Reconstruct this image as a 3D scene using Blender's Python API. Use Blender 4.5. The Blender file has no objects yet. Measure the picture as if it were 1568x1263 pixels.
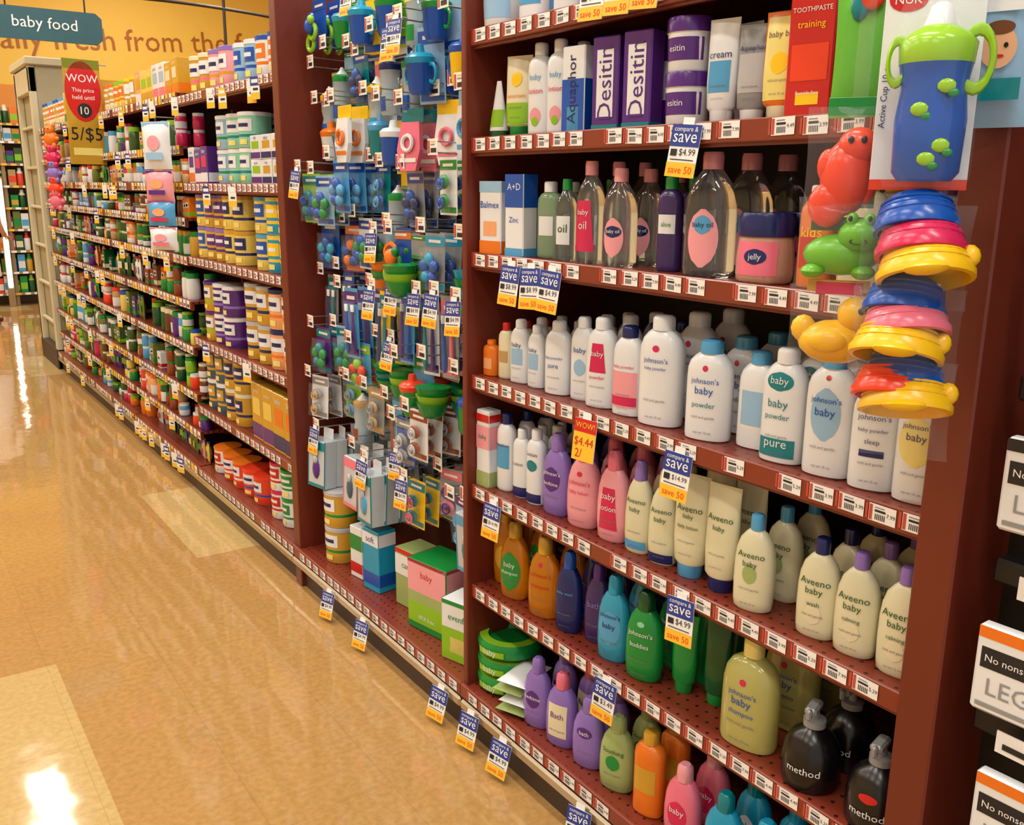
import bpy, bmesh, math, random
from mathutils import Vector, Matrix
random.seed(11)
scene = bpy.context.scene
D = 1.2      # shelf fronts
CAMH = 1.44
# ------------------------------------------------------------------ materials
def lin(c):
    o = []
    for v in c:
        v = v / 255.0
        o.append(v / 12.92 if v <= .04045 else ((v + .055) / 1.055) ** 2.4)
    return (o[0], o[1], o[2], 1)
MATS = {}
def M(name, rgb=None, rough=.4, metal=0, trans=0, alpha=1, emit=0, noise=.10, nscale=12, spec=.5):
    if name in MATS: return MATS[name]
    m = bpy.data.materials.new(name); m.use_nodes = True
    nt = m.node_tree; b = nt.nodes['Principled BSDF']
    col = lin(rgb)
    b.inputs['Roughness'].default_value = rough
    b.inputs['Metallic'].default_value = metal
    b.inputs['Transmission Weight'].default_value = trans
    b.inputs['Alpha'].default_value = alpha
    b.inputs['Specular IOR Level'].default_value = spec
    if emit:
        b.inputs['Emission Color'].default_value = col
        b.inputs['Emission Strength'].default_value = emit
    tc = nt.nodes.new('ShaderNodeTexCoord'); n = nt.nodes.new('ShaderNodeTexNoise')
    n.inputs['Scale'].default_value = nscale; n.inputs['Detail'].default_value = 3
    r = nt.nodes.new('ShaderNodeMapRange')
    r.inputs['To Min'].default_value = 1 - noise; r.inputs['To Max'].default_value = 1 + noise * .4
    mx = nt.nodes.new('ShaderNodeVectorMath'); mx.operation = 'SCALE'
    mx.inputs[0].default_value = col[:3]
    nt.links.new(tc.outputs['Object'], n.inputs['Vector'])
    nt.links.new(n.outputs['Fac'], r.inputs['Value'])
    nt.links.new(r.outputs['Result'], mx.inputs['Scale'])
    nt.links.new(mx.outputs[0], b.inputs['Base Color'])
    MATS[name] = m
    return m
PAL = dict(white=(230,234,240), cream=(228,220,188), ivory=(220,217,184), navy=(22,35,100), blue=(20,82,180), sky=(80,162,215),
  cyan=(25,155,200), teal=(0,128,140), green=(15,140,60), lime=(140,195,40), dkgreen=(15,85,42), yellow=(250,205,30), gold=(205,158,50),
  orange=(232,120,30), red=(200,30,32), redor=(235,65,35), pink=(232,115,142), hotpink=(210,35,90), ltpink=(238,160,172),
  purple=(85,38,130), lav=(140,112,196), violet=(60,38,100), black=(15,14,16), grey=(145,147,150), tan=(190,155,105),
  brown=(105,56,32), mint=(140,212,182), sage=(158,178,112), ltblue=(150,192,228), peach=(238,170,118), silver=(185,185,190),
  ltyellow=(238,222,130), olive=(105,120,42), rust=(145,66,32), slate=(66,90,114), moss=(56,90,36), canyel=(232,205,95), skin_tone=(225,170,135))
def c(n):
    if n in MATS: return MATS[n]
    return M(n, PAL[n], rough=.24)
MAROON = M('shelf_red_brown_metal', (130,52,34), rough=.28, noise=.12, nscale=3)
MAROOND = M('shelf_panel_brown', (108,40,25), rough=.38, noise=.15, nscale=2)
BACK = M('shelf_back_dark', (40,22,16), rough=.6)
PEG = M('pegboard_brown', (90,44,30), rough=.6)
CHROME = M('metal_rail', (190,180,160), rough=.25, metal=.9)
WIRE = M('hook_wire', (170,165,160), rough=.3, metal=.8)
KICK = M('kick_dark', (60,45,35), rough=.5)
FILM = M('clear_film', (215,220,225), rough=.06, alpha=.05, noise=.02, spec=.6)
BLIS = M('clear_blister', (215,222,228), rough=.05, alpha=.05, noise=.02, spec=.6)
OILC = M('clear_oil', (236,240,242), rough=.03, trans=.95, noise=.02)
PINKOIL = M('pink_clear', (236,192,172), rough=.1, trans=.4, noise=.02)
GREENC = M('green_clear', (180,215,175), rough=.08, trans=.6, noise=.02)
AMBER = M('amber_clear', (235,150,18), rough=.06, trans=.5, noise=.04)
AQUAC = M('aqua_clear', (50,170,212), rough=.12, trans=.2, noise=.04)
YELC = M('shampoo_yellow_clear', (210,206,125), rough=.10, trans=.35, noise=.04)
BEIGE = M('beige_metal', (205,195,162), rough=.45)
TAGW = M('tag_white', (236,236,238), rough=.4, noise=.02)
TAGB = M('tag_blue', (32,58,145), rough=.4, noise=.02)
TAGY = M('tag_yellow', (238,188,48), rough=.4, noise=.02)
TAGR = M('tag_red', (190,70,55), rough=.4, noise=.02)
INK = M('ink_black', (28,28,34), rough=.5, noise=.02)
INKG = M('ink_grey', (120,122,130), rough=.5, noise=.02)
DECK = bpy.data.materials.new('perforated_deck'); DECK.use_nodes = True
nt = DECK.node_tree; b = nt.nodes['Principled BSDF']; b.inputs['Roughness'].default_value = .35
tc = nt.nodes.new('ShaderNodeTexCoord')
v1 = nt.nodes.new('ShaderNodeVectorMath'); v1.operation = 'MULTIPLY'; v1.inputs[1].default_value = (38, 38, 0)
v2 = nt.nodes.new('ShaderNodeVectorMath'); v2.operation = 'FRACTION'
v3 = nt.nodes.new('ShaderNodeVectorMath'); v3.operation = 'SUBTRACT'; v3.inputs[1].default_value = (.5, .5, 0)
v4 = nt.nodes.new('ShaderNodeVectorMath'); v4.operation = 'LENGTH'
lt = nt.nodes.new('ShaderNodeMath'); lt.operation = 'LESS_THAN'; lt.inputs[1].default_value = .14
mx = nt.nodes.new('ShaderNodeMixRGB'); mx.inputs[1].default_value = lin((120,48,32)); mx.inputs[2].default_value = lin((40,17,13))
L = nt.links.new
L(tc.outputs['Object'], v1.inputs[0]); L(v1.outputs[0], v2.inputs[0]); L(v2.outputs[0], v3.inputs[0]); L(v3.outputs[0], v4.inputs[0])
L(v4.outputs['Value'], lt.inputs[0]); L(lt.outputs[0], mx.inputs[0]); L(mx.outputs[0], b.inputs['Base Color'])

# ------------------------------------------------------------------ text cache
TC = {}
def textmesh(s):
    if s in TC: return TC[s]
    cu = bpy.data.curves.new('t', 'FONT'); cu.body = s; cu.resolution_u = 2
    ob = bpy.data.objects.new('t', cu); scene.collection.objects.link(ob)
    dg = bpy.context.evaluated_depsgraph_get()
    me = bpy.data.meshes.new_from_object(ob.evaluated_get(dg))
    vs = [(v.co.x, v.co.y) for v in me.vertices]; fs = [tuple(p.vertices) for p in me.polygons]
    bpy.data.objects.remove(ob); bpy.data.curves.remove(cu); bpy.data.meshes.remove(me)
    x0 = min(v[0] for v in vs); x1 = max(v[0] for v in vs); y0 = min(v[1] for v in vs); y1 = max(v[1] for v in vs)
    w = x1 - x0
    vs = [((v[0] - (x0 + x1) / 2) / w, (v[1] - (y0 + y1) / 2) / w) for v in vs]
    TC[s] = (vs, fs, (y1 - y0) / w)
    return TC[s]
# ------------------------------------------------------------------ mesh builder
class MB:
    def __init__(s):
        s.v = []; s.f = []; s.m = []; s.sm = []; s.slots = []; s.T = Matrix.Identity(4); s.raw = set()
    def mi(s, mat):
        if isinstance(mat, str): mat = c(mat)
        if mat not in s.slots: s.slots.append(mat)
        return s.slots.index(mat)
    def add(s, vs, fs, mats, smooth=False, flat=False):
        o = len(s.v); T = s.T
        s.v.extend([tuple(T @ Vector(p)) for p in vs])
        one = not isinstance(mats, list)
        k = s.mi(mats) if one else None
        for i, f in enumerate(fs):
            if flat: s.raw.add(len(s.f))
            s.f.append(tuple(o + j for j in f)); s.m.append(k if one else s.mi(mats[i])); s.sm.append(smooth)
    def box(s, x0, x1, y0, y1, z0, z1, mat):
        vs = [(x, y, z) for x in (x0, x1) for y in (y0, y1) for z in (z0, z1)]
        s.add(vs, [(0,1,3,2),(4,6,7,5),(0,4,5,1),(2,3,7,6),(0,2,6,4),(1,5,7,3)], mat)
    def cbox(s, cx, cy, cz, w, d, h, mat, ch=.003):
        vs = []; idx = {}
        for sx in (-1, 1):
            for sy in (-1, 1):
                for sz in (-1, 1):
                    hx, hy, hz = w/2, d/2, h/2
                    base = len(vs)
                    vs += [(cx+sx*hx, cy+sy*(hy-ch), cz+sz*(hz-ch)), (cx+sx*(hx-ch), cy+sy*hy, cz+sz*(hz-ch)), (cx+sx*(hx-ch), cy+sy*(hy-ch), cz+sz*hz)]
                    idx[(sx,sy,sz)] = base
        fs = []
        for a in range(3):
            for sg in (-1, 1):
                o = [i for i in range(3) if i != a]; q = []
                for p in ((-1,-1),(1,-1),(1,1),(-1,1)):
                    k = [0,0,0]; k[a] = sg; k[o[0]] = p[0]; k[o[1]] = p[1]
                    q.append(idx[tuple(k)] + a)
                fs.append(q)
            o = [i for i in range(3) if i != a]
            for s1 in (-1, 1):
                for s2 in (-1, 1):
                    k1 = [0,0,0]; k1[a] = -1; k1[o[0]] = s1; k1[o[1]] = s2
                    k2 = list(k1); k2[a] = 1
                    fs.append([idx[tuple(k1)]+o[0], idx[tuple(k1)]+o[1], idx[tuple(k2)]+o[1], idx[tuple(k2)]+o[0]])
        for k in idx.values(): fs.append([k, k+1, k+2])
        s.add(vs, fs, mat)
    def lathe(s, prof, seg=24, p=2.0, cx=0, cy=0, cz=0, close=True):
        vs = []; fs = []; ms = []
        for (rx, ry, z, m) in prof:
            for i in range(seg):
                a = 2*math.pi*i/seg; co = math.cos(a); si = math.sin(a)
                vs.append((cx + rx*math.copysign(abs(co)**(2/p), co), cy + ry*math.copysign(abs(si)**(2/p), si), cz + z))
        for k in range(len(prof)-1):
            for i in range(seg):
                j = (i+1) % seg
                fs.append((k*seg+i, k*seg+j, (k+1)*seg+j, (k+1)*seg+i)); ms.append(prof[k][3])
        if close:
            fs.append(tuple(reversed(range(seg)))); ms.append(prof[0][3])
            fs.append(tuple((len(prof)-1)*seg+i for i in range(seg))); ms.append(prof[-2][3])
        s.add(vs, fs, ms, True)
    def sph(s, cx, cy, cz, rx, ry, rz, mat, seg=14, rings=8):
        pr = []
        for k in range(rings+1):
            t = math.pi*k/rings; r = max(math.sin(t), .02)
            pr.append((r*rx, r*ry, -math.cos(t)*rz, mat))
        s.lathe(pr, seg, 2, cx, cy, cz)
    def torus(s, cx, cy, cz, R, r, mat, axis='y', seg=18, sec=7, sx=1, sz=1):
        vs = []; fs = []
        for i in range(seg):
            a = 2*math.pi*i/seg
            for j in range(sec):
                q = 2*math.pi*j/sec; rr = R + r*math.cos(q); h = r*math.sin(q)
                if axis == 'y': vs.append((cx+rr*math.cos(a)*sx, cy+h, cz+rr*math.sin(a)*sz))
                elif axis == 'x': vs.append((cx+h, cy+rr*math.cos(a)*sx, cz+rr*math.sin(a)*sz))
                else: vs.append((cx+rr*math.cos(a)*sx, cy+rr*math.sin(a)*sz, cz+h))
        for i in range(seg):
            for j in range(sec):
                fs.append((i*sec+j, ((i+1)%seg)*sec+j, ((i+1)%seg)*sec+(j+1)%sec, i*sec+(j+1)%sec))
        s.add(vs, fs, mat, True)
    def rod(s, p0, p1, r, mat, seg=8):
        p0 = Vector(p0); p1 = Vector(p1); d = (p1-p0).normalized()
        u = d.orthogonal().normalized(); w = d.cross(u)
        vs = [tuple(p + (u*math.cos(2*math.pi*i/seg) + w*math.sin(2*math.pi*i/seg))*r) for p in (p0, p1) for i in range(seg)]
        fs = [(i, (i+1)%seg, seg+(i+1)%seg, seg+i) for i in range(seg)] + [tuple(reversed(range(seg))), tuple(range(seg, 2*seg))]
        s.add(vs, fs, mat, True)
    def text(s, t, w, a0, b0, mp, mat, maxh=None, tilt=0):
        vs, fs, asp = textmesh(t)
        if maxh and asp*w > maxh: w = maxh/asp
        ct, st = math.cos(tilt), math.sin(tilt)
        s.add([mp(a0 + w*(v[0]*ct - v[1]*st), b0 + w*(v[1]*ct + v[0]*st)) for v in vs], fs, mat, flat=True)
    def quad(s, a0, a1, b0, b1, mp, mat):
        s.add([mp(a0,b0), mp(a1,b0), mp(a1,b1), mp(a0,b1)], [(0,1,2,3)], mat, flat=True)
    def disc(s, a0, b0, ra, rb, mp, mat, n=18):
        s.add([mp(a0+ra*math.cos(2*math.pi*i/n), b0+rb*math.sin(2*math.pi*i/n)) for i in range(n)], [tuple(range(n))], mat, flat=True)
    def pouch(s, cx, cy, cz, w, h, d, mat, n=8, crimp=.08):
        vs = []; fs = []
        for side in (-1, 1):
            for j in range(n+1):
                for i in range(n+1):
                    a = -1+2*i/n; bb = -1+2*j/n
                    t = (1-abs(a)**3)*max(0, 1-(abs(bb)/(1-crimp))**4)
                    wr = 1 - .06*(1-abs(bb)**2)
                    wob = .0015*math.sin(9*a+5*bb)+.001*math.sin(13*bb-4*a)
                    vs.append((cx + a*w/2*wr, cy + side*(d/2*t + .0005 + wob*t), cz + bb*h/2))
        N = (n+1)**2
        for o in (0, N):
            for j in range(n):
                for i in range(n):
                    q = [o+j*(n+1)+i, o+j*(n+1)+i+1, o+(j+1)*(n+1)+i+1, o+(j+1)*(n+1)+i]
                    fs.append(tuple(q if o == 0 else q[::-1]))
        s.add(vs, fs, mat, True, flat=True)
def mk(name, mb, loc=None, rot=0, parent=None):
    vs = mb.v
    if loc is None:
        xs = [v[0] for v in vs]; ys = [v[1] for v in vs]; zs = [v[2] for v in vs]
        loc = ((min(xs)+max(xs))/2, (min(ys)+max(ys))/2, min(zs))
        vs = [(v[0]-loc[0], v[1]-loc[1], v[2]-loc[2]) for v in vs]
    me = bpy.data.meshes.new(name); me.from_pydata(vs, [], mb.f)
    for mt in mb.slots: me.materials.append(mt)
    me.polygons.foreach_set('material_index', mb.m); me.polygons.foreach_set('use_smooth', mb.sm)
    bm = bmesh.new(); bm.from_mesh(me); bm.faces.ensure_lookup_table()
    rf = [f for i, f in enumerate(bm.faces) if i not in mb.raw]
    if rf: bmesh.ops.recalc_face_normals(bm, faces=rf)
    for e in bm.edges:
        if len(e.link_faces) == 2 and e.calc_face_angle(0) > .75: e.smooth = False
    bm.to_mesh(me); bm.free(); me.update()
    ob = bpy.data.objects.new(name, me); scene.collection.objects.link(ob)
    ob.location = loc; ob.rotation_euler = (0, 0, rot)
    if parent:
        ob.parent = parent; ob.matrix_parent_inverse = Matrix.Translation(parent.location).inverted()
    return ob
def place(name, me, loc, rot):
    ob = bpy.data.objects.new(name, me); scene.collection.objects.link(ob); ob.location = loc; ob.rotation_euler = (0,0,rot); return ob
R90 = -math.pi/2
def TT(x, y, z, turn=0, tilt=0):
    return Matrix.Translation((x, y, z)) @ Matrix.Rotation(R90 + turn, 4, 'Z') @ Matrix.Rotation(tilt, 4, 'X')
def flatmap(y):
    return lambda a, b: (a, y, b)

# ------------------------------------------------------------------ bottles (local front = -Y)
PROF = {
 'powder': ([(.86,0),(.97,.012),(1,.05),(1,.62),(.975,.72),(.87,.79),(.68,.84),(.54,.865)], [(.58,.868),(.58,.96),(.54,.985),(.4,1)]),
 'lotion': ([(.8,0),(.92,.02),(.97,.1),(1,.3),(.985,.5),(.92,.63),(.76,.74),(.5,.81),(.36,.835)], [(.4,.838),(.4,.965),(.36,.99),(.25,1)]),
 'flip': ([(.78,0),(.93,.03),(1,.2),(1,.4),(.93,.58),(.78,.7),(.58,.77),(.5,.79)], [(.52,.793),(.5,.9),(.46,.97),(.3,1)]),
 'straight': ([(.85,0),(.97,.015),(1,.05),(1,.7),(.95,.78),(.75,.835),(.5,.86)], [(.53,.863),(.53,.97),(.5,.99),(.4,1)]),
 'oil': ([(.88,0),(.98,.015),(1,.06),(1,.52),(.95,.64),(.78,.75),(.5,.83),(.4,.86)], [(.44,.863),(.44,.97),(.4,1)]),
 'jar': ([(.86,0),(.97,.04),(1,.15),(.98,.4),(.93,.62),(.9,.66)], [(.96,.665),(.98,.7),(.98,.94),(.92,1)]),
 'tub': ([(.88,0),(.93,.04),(.98,.7)], [(1.03,.72),(1.03,.96),(.99,1)]),
 'pump': ([(.82,0),(.95,.02),(1,.1),(1,.3),(.92,.48),(.7,.6),(.42,.68),(.34,.7)], [(.38,.702),(.38,.78),(.14,.79),(.14,.92)]),
 'big': ([(.85,0),(.96,.012),(1,.06),(1,.45),(.98,.6),(.9,.7),(.72,.775),(.46,.82),(.36,.835)], [(.42,.838),(.42,.975),(.36,1)]),
}
def bottle(mb, style, w, d, h, body, cap, label=None, texts=(), seg=28):
    if style in ('tube', 'cone'):
        bp = [(.78,.9,.13),(.92,1,.16),(1,.95,.4),(1,.6,.75),(1,.25,.93),(1,.06,.985),(1,.06,1)]
        cp = [(.62,.8,0),(.66,.85,.01),(.72,.9,.125)]
        if style == 'cone': bp = [(.98, 1, .13)] + [(1-.75*t, 1-.9*t, .13+.87*t) for t in (.1,.4,.7,.9,1)]; cp = [(.9,1,0),(.95,1,.02),(.97,1,.125)]
        prof = [(a*w/2, b_*d/2, z*h, cap) for a, b_, z in cp] + [(a*w/2, b_*d/2, z*h, body) for a, b_, z in bp]
        pex = 2.1
    else:
        bp, cp = PROF[style]
        prof = [(a*w/2, a*d/2, z*h, body) for a, z in bp]
        dd = min(w, d*1.25)
        if style in ('jar','tub'): dd = d
        prof += [(a*w/2 if style in ('jar','tub') else a*dd/2, a*dd/2, z*h, cap) for a, z in cp]
        pex = 2.0 if style in ('jar','tub','pump','oil') else 2.35
    mb.lathe(prof, seg, pex)
    if style == 'pump':
        mb.cbox(0, -.012, h*.95, .02, .045, .014, cap, .004)
        mb.cbox(0, -.036, h*.935, .009, .012, .02, cap, .003)
    def rad(z):
        z = max(prof[0][2], min(prof[-1][2]-1e-5, z))
        for k in range(len(prof)-1):
            z0, z1 = prof[k][2], prof[k+1][2]
            if z0 <= z <= z1 and z1 > z0:
                t = (z-z0)/(z1-z0); return prof[k][0]*(1-t)+prof[k+1][0]*t, prof[k][1]*(1-t)+prof[k+1][1]*t
        return prof[1][0], prof[1][1]
    def surf(off):
        def f(a, z):
            rx, ry = rad(z)
            a = math.copysign(min(abs(a), rx*.97), a); q = abs(a)/max(rx, 1e-4)
            return (a*(1+off/rx*.5), -(ry*(1-q**pex)**(1/pex)) - off, z)
        return f
    if label:
        if not isinstance(label, list): label = [label]
        for li, (lm, z0, z1, wf, oval) in enumerate(label):
            n, mrow = 10, 8; vs = []; f = surf(.0007 + .0004*li)
            for j in range(mrow+1):
                t = -1 + 2*j/mrow
                k = math.sqrt(max(.02, 1-t*t)) if oval == 1 else (1 if oval == 0 else (1-.35*(t+1)/2))
                for i in range(n+1):
                    vs.append(f((-1+2*i/n)*w/2*wf*k, h*(z0 + (z1-z0)*(t+1)/2)))
            mb.add(vs, [(j*(n+1)+i, j*(n+1)+i+1, (j+1)*(n+1)+i+1, (j+1)*(n+1)+i) for j in range(mrow) for i in range(n)], lm, True, flat=True)
    f = surf(.0018)
    for (t, tm, zf, wf) in texts:
        mb.text(t, w*wf, 0, h*zf, f, tm, maxh=h*.11)
    if texts and style in ('powder','flip','lotion','big','tube'):
        mb.text('net wt 15 oz', w*.38, 0, h*(.09 if style != 'tube' else .24), f, INKG)
        mb.text('mild and gentle', w*.5, 0, h*(.24 if style != 'tube' else .36), f, INKG)
def carton(mb, w, d, h, body, bands=(), texts=(), z0=0, vert=False):
    mb.cbox(0, 0, z0+h/2, w, d, h, body, .0025)
    f = flatmap(-d/2-.0007); g = flatmap(-d/2-.0014)
    fs = lambda a, b: (-w/2-.0007, a, b); fr = lambda a, b: (w/2+.0007, a, b)
    for (m, b0, b1, wf) in bands:
        mb.quad(-w/2*wf, w/2*wf, z0+h*b0, z0+h*b1, f, m)
        if wf > .93:
            for side in (fs, fr): mb.quad(-d/2*.95, d/2*.95, z0+h*b0, z0+h*b1, side, m)
    for i, (t, tm, zf, wf) in enumerate(texts):
        if vert:
            if i == 0: mb.text(t, h*.8, 0, 0, lambda a, b: (-b, -d/2-.0014, z0+h/2+a), tm, maxh=w*.5)
        else:
            mb.text(t, w*wf, 0, z0+h*zf, g, tm, maxh=h*.2)

# ------------------------------------------------------------------ price labels / tags
def shelf_labels(mb, y0, y1, z, x, pitch=.056, prob=.95, simple=False):
    y = y1 - .02
    while y > y0 + .03:
        if random.random() < prob:
            w = .045; zc = z - .014 + random.uniform(-.001,.001)
            sl = random.uniform(-.03,.03)
            mp = lambda a, b: (x, y - a, zc + b + sl*a)
            mp2 = lambda a, b: (x-.0006, y - a, zc + b + sl*a)
            if simple:
                mb.quad(0, w, -.020, .016, mp, TAGW if random.random()<.7 else TAGY)
                mb.quad(.008, .038, -.014, .0, mp2, random.choice([TAGY, INK, TAGR, TAGY, INKG]))
            else:
                mb.quad(0, w, -.0135, .0135, mp, TAGW)
                mb.quad(-.006, -.002, -.012, .012, mp, TAGR)
                mb.quad(.001, .006, -.012, .012, mp2, TAGR)
                for k in range(6): mb.quad(.011+k*.003, .0125+k*.003, -.010, -.001, mp2, INK)
                mb.quad(.010, .028, .002, .0055, mp2, INK); mb.quad(.010, .026, .008, .0095, mp2, INKG)
                mb.text(random.choice(['3.99','4.49','7.99','5.29']), .014, .037, .0, mp2, INK)
        y -= pitch*random.uniform(.95, 1.12)
def savetag(name, y, z, x=D-.012, price='$4.99', wow=False, turn=.1, tilt=-.12):
    mb = MB(); w, h = .064, .088
    mb.cbox(0, .0006, -h/2, w, .0012, h, TAGW, .0003)
    f = flatmap(-.0006); g = flatmap(-.0012)
    if wow:
        mb.quad(-w/2, w/2, -h*.32, 0, f, c('red')); mb.text('WOW!', w*.85, 0, -h*.15, g, TAGY)
        mb.quad(-w/2, w/2, -h, -h*.32, f, TAGY); mb.text('$4.44', w*.85, 0, -h*.55, g, c('red')); mb.text('2/', w*.3, -w*.2, -h*.82, g, c('red'))
    else:
        mb.quad(-w/2, w/2, -h*.42, 0, f, TAGB)
        mb.text('compare &', w*.8, 0, -h*.1, g, TAGW); mb.text('save', w*.8, 0, -h*.26, g, TAGW)
        mb.text(price, w*.55, w*.15, -h*.53, g, INK); mb.quad(-w*.42, -w*.2, -h*.6, -h*.47, g, INK)
        mb.quad(-w/2, w/2, -h, -h*.72, f, TAGY); mb.text('save 50', w*.8, 0, -h*.86, g, c('redor'))
        mb.quad(-w*.4, w*.4, -h*.68, -h*.66, g, INK)
    mb.box(-.012, .012, .0012, .003, -.012, .012, TAGW)
    ob = mk(name, mb, (x, y, z), R90+turn); ob.rotation_euler = (tilt, random.uniform(-.08,.08), R90+turn)
    return ob

# ------------------------------------------------------------------ shelving units
def unit(name, y0, y1, zs, top, depth=.42, left=.02, right=.02, pegs=False, lipz=.036, backm=BACK, labels=True, simple=False, inset=0):
    mb = MB(); x1 = D + depth
    mb.box(x1, x1+.02, y0, y1, 0, top, PEG if pegs else backm)
    px = inset
    if right: mb.cbox((D+px+x1)/2-.005, y0+right/2, top/2, depth-px+.03, right, top, MAROOND, .003)
    if left: mb.cbox((D+px+x1)/2-.005, y1-left/2, top/2, depth-px+.03, left, top, MAROOND, .003)
    a, b_ = y0+right, y1-left
    for z in zs:
        mb.box(D, x1, a, b_, z-.012, z, DECK)
        mb.cbox(D-.003, (a+b_)/2, z-.016, .008, b_-a, lipz, MAROON, .002)
        mb.box(D, D+.01, a, b_, z-.04, z-.012, MAROOND)
        for yy in (a+.01, b_-.01):
            mb.add([(D+.05,yy,z-.013),(x1,yy,z-.013),(x1,yy,z-.07)], [(0,1,2)], MAROOND)
    mb.box(D-.02, x1, a, b_, .135, .15, DECK)
    mb.cbox(D-.024, (y0+y1)/2, .132, .012, y1-y0, .04, MAROON, .003)
    mb.cbox(D-.022, (y0+y1)/2, .092, .022, y1-y0-.004, .03, CHROME, .006)
    mb.box(D-.005, D+.01, y0, y1, 0, .13, KICK)
    if pegs:
        z = .3
        while z < top-.05:
            mb.box(x1-.004, x1, a, b_, z, z+.012, BACK); z += .085
    ob = mk(name, mb)
    if labels:
        ml = MB()
        for z in zs: shelf_labels(ml, a, b_, z, D-.0085, simple=simple)
        shelf_labels(ml, a, b_, .146, D-.0315, simple=simple)
        mk('shelf_price_labels', ml, parent=ob)
    return ob
A0, A1 = .64, 1.93
ZA = [1.781, 1.547, 1.286, .989, .708, .436]
unit('shelving_unit', A0, A1, ZA, 2.06, right=.06, left=.02)
PEGU = unit('shelving_unit', A1, 3.12, [], 2.06, depth=.36, right=0, left=.055, pegs=True)
ZC = [1.80, 1.44, 1.125, .765, .445]
unit('shelving_unit', 3.12, 4.30, ZC, 2.0, right=0, left=.015, inset=.25)
ZD = [1.82, 1.60, 1.44, 1.29, 1.12, .92, .71, .49, .31]
for i in range(3):
    unit('shelving_unit', 4.30+i*1.235, 4.30+(i+1)*1.235, ZD, 1.95, right=0, left=.015, simple=True, inset=.2)

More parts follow.
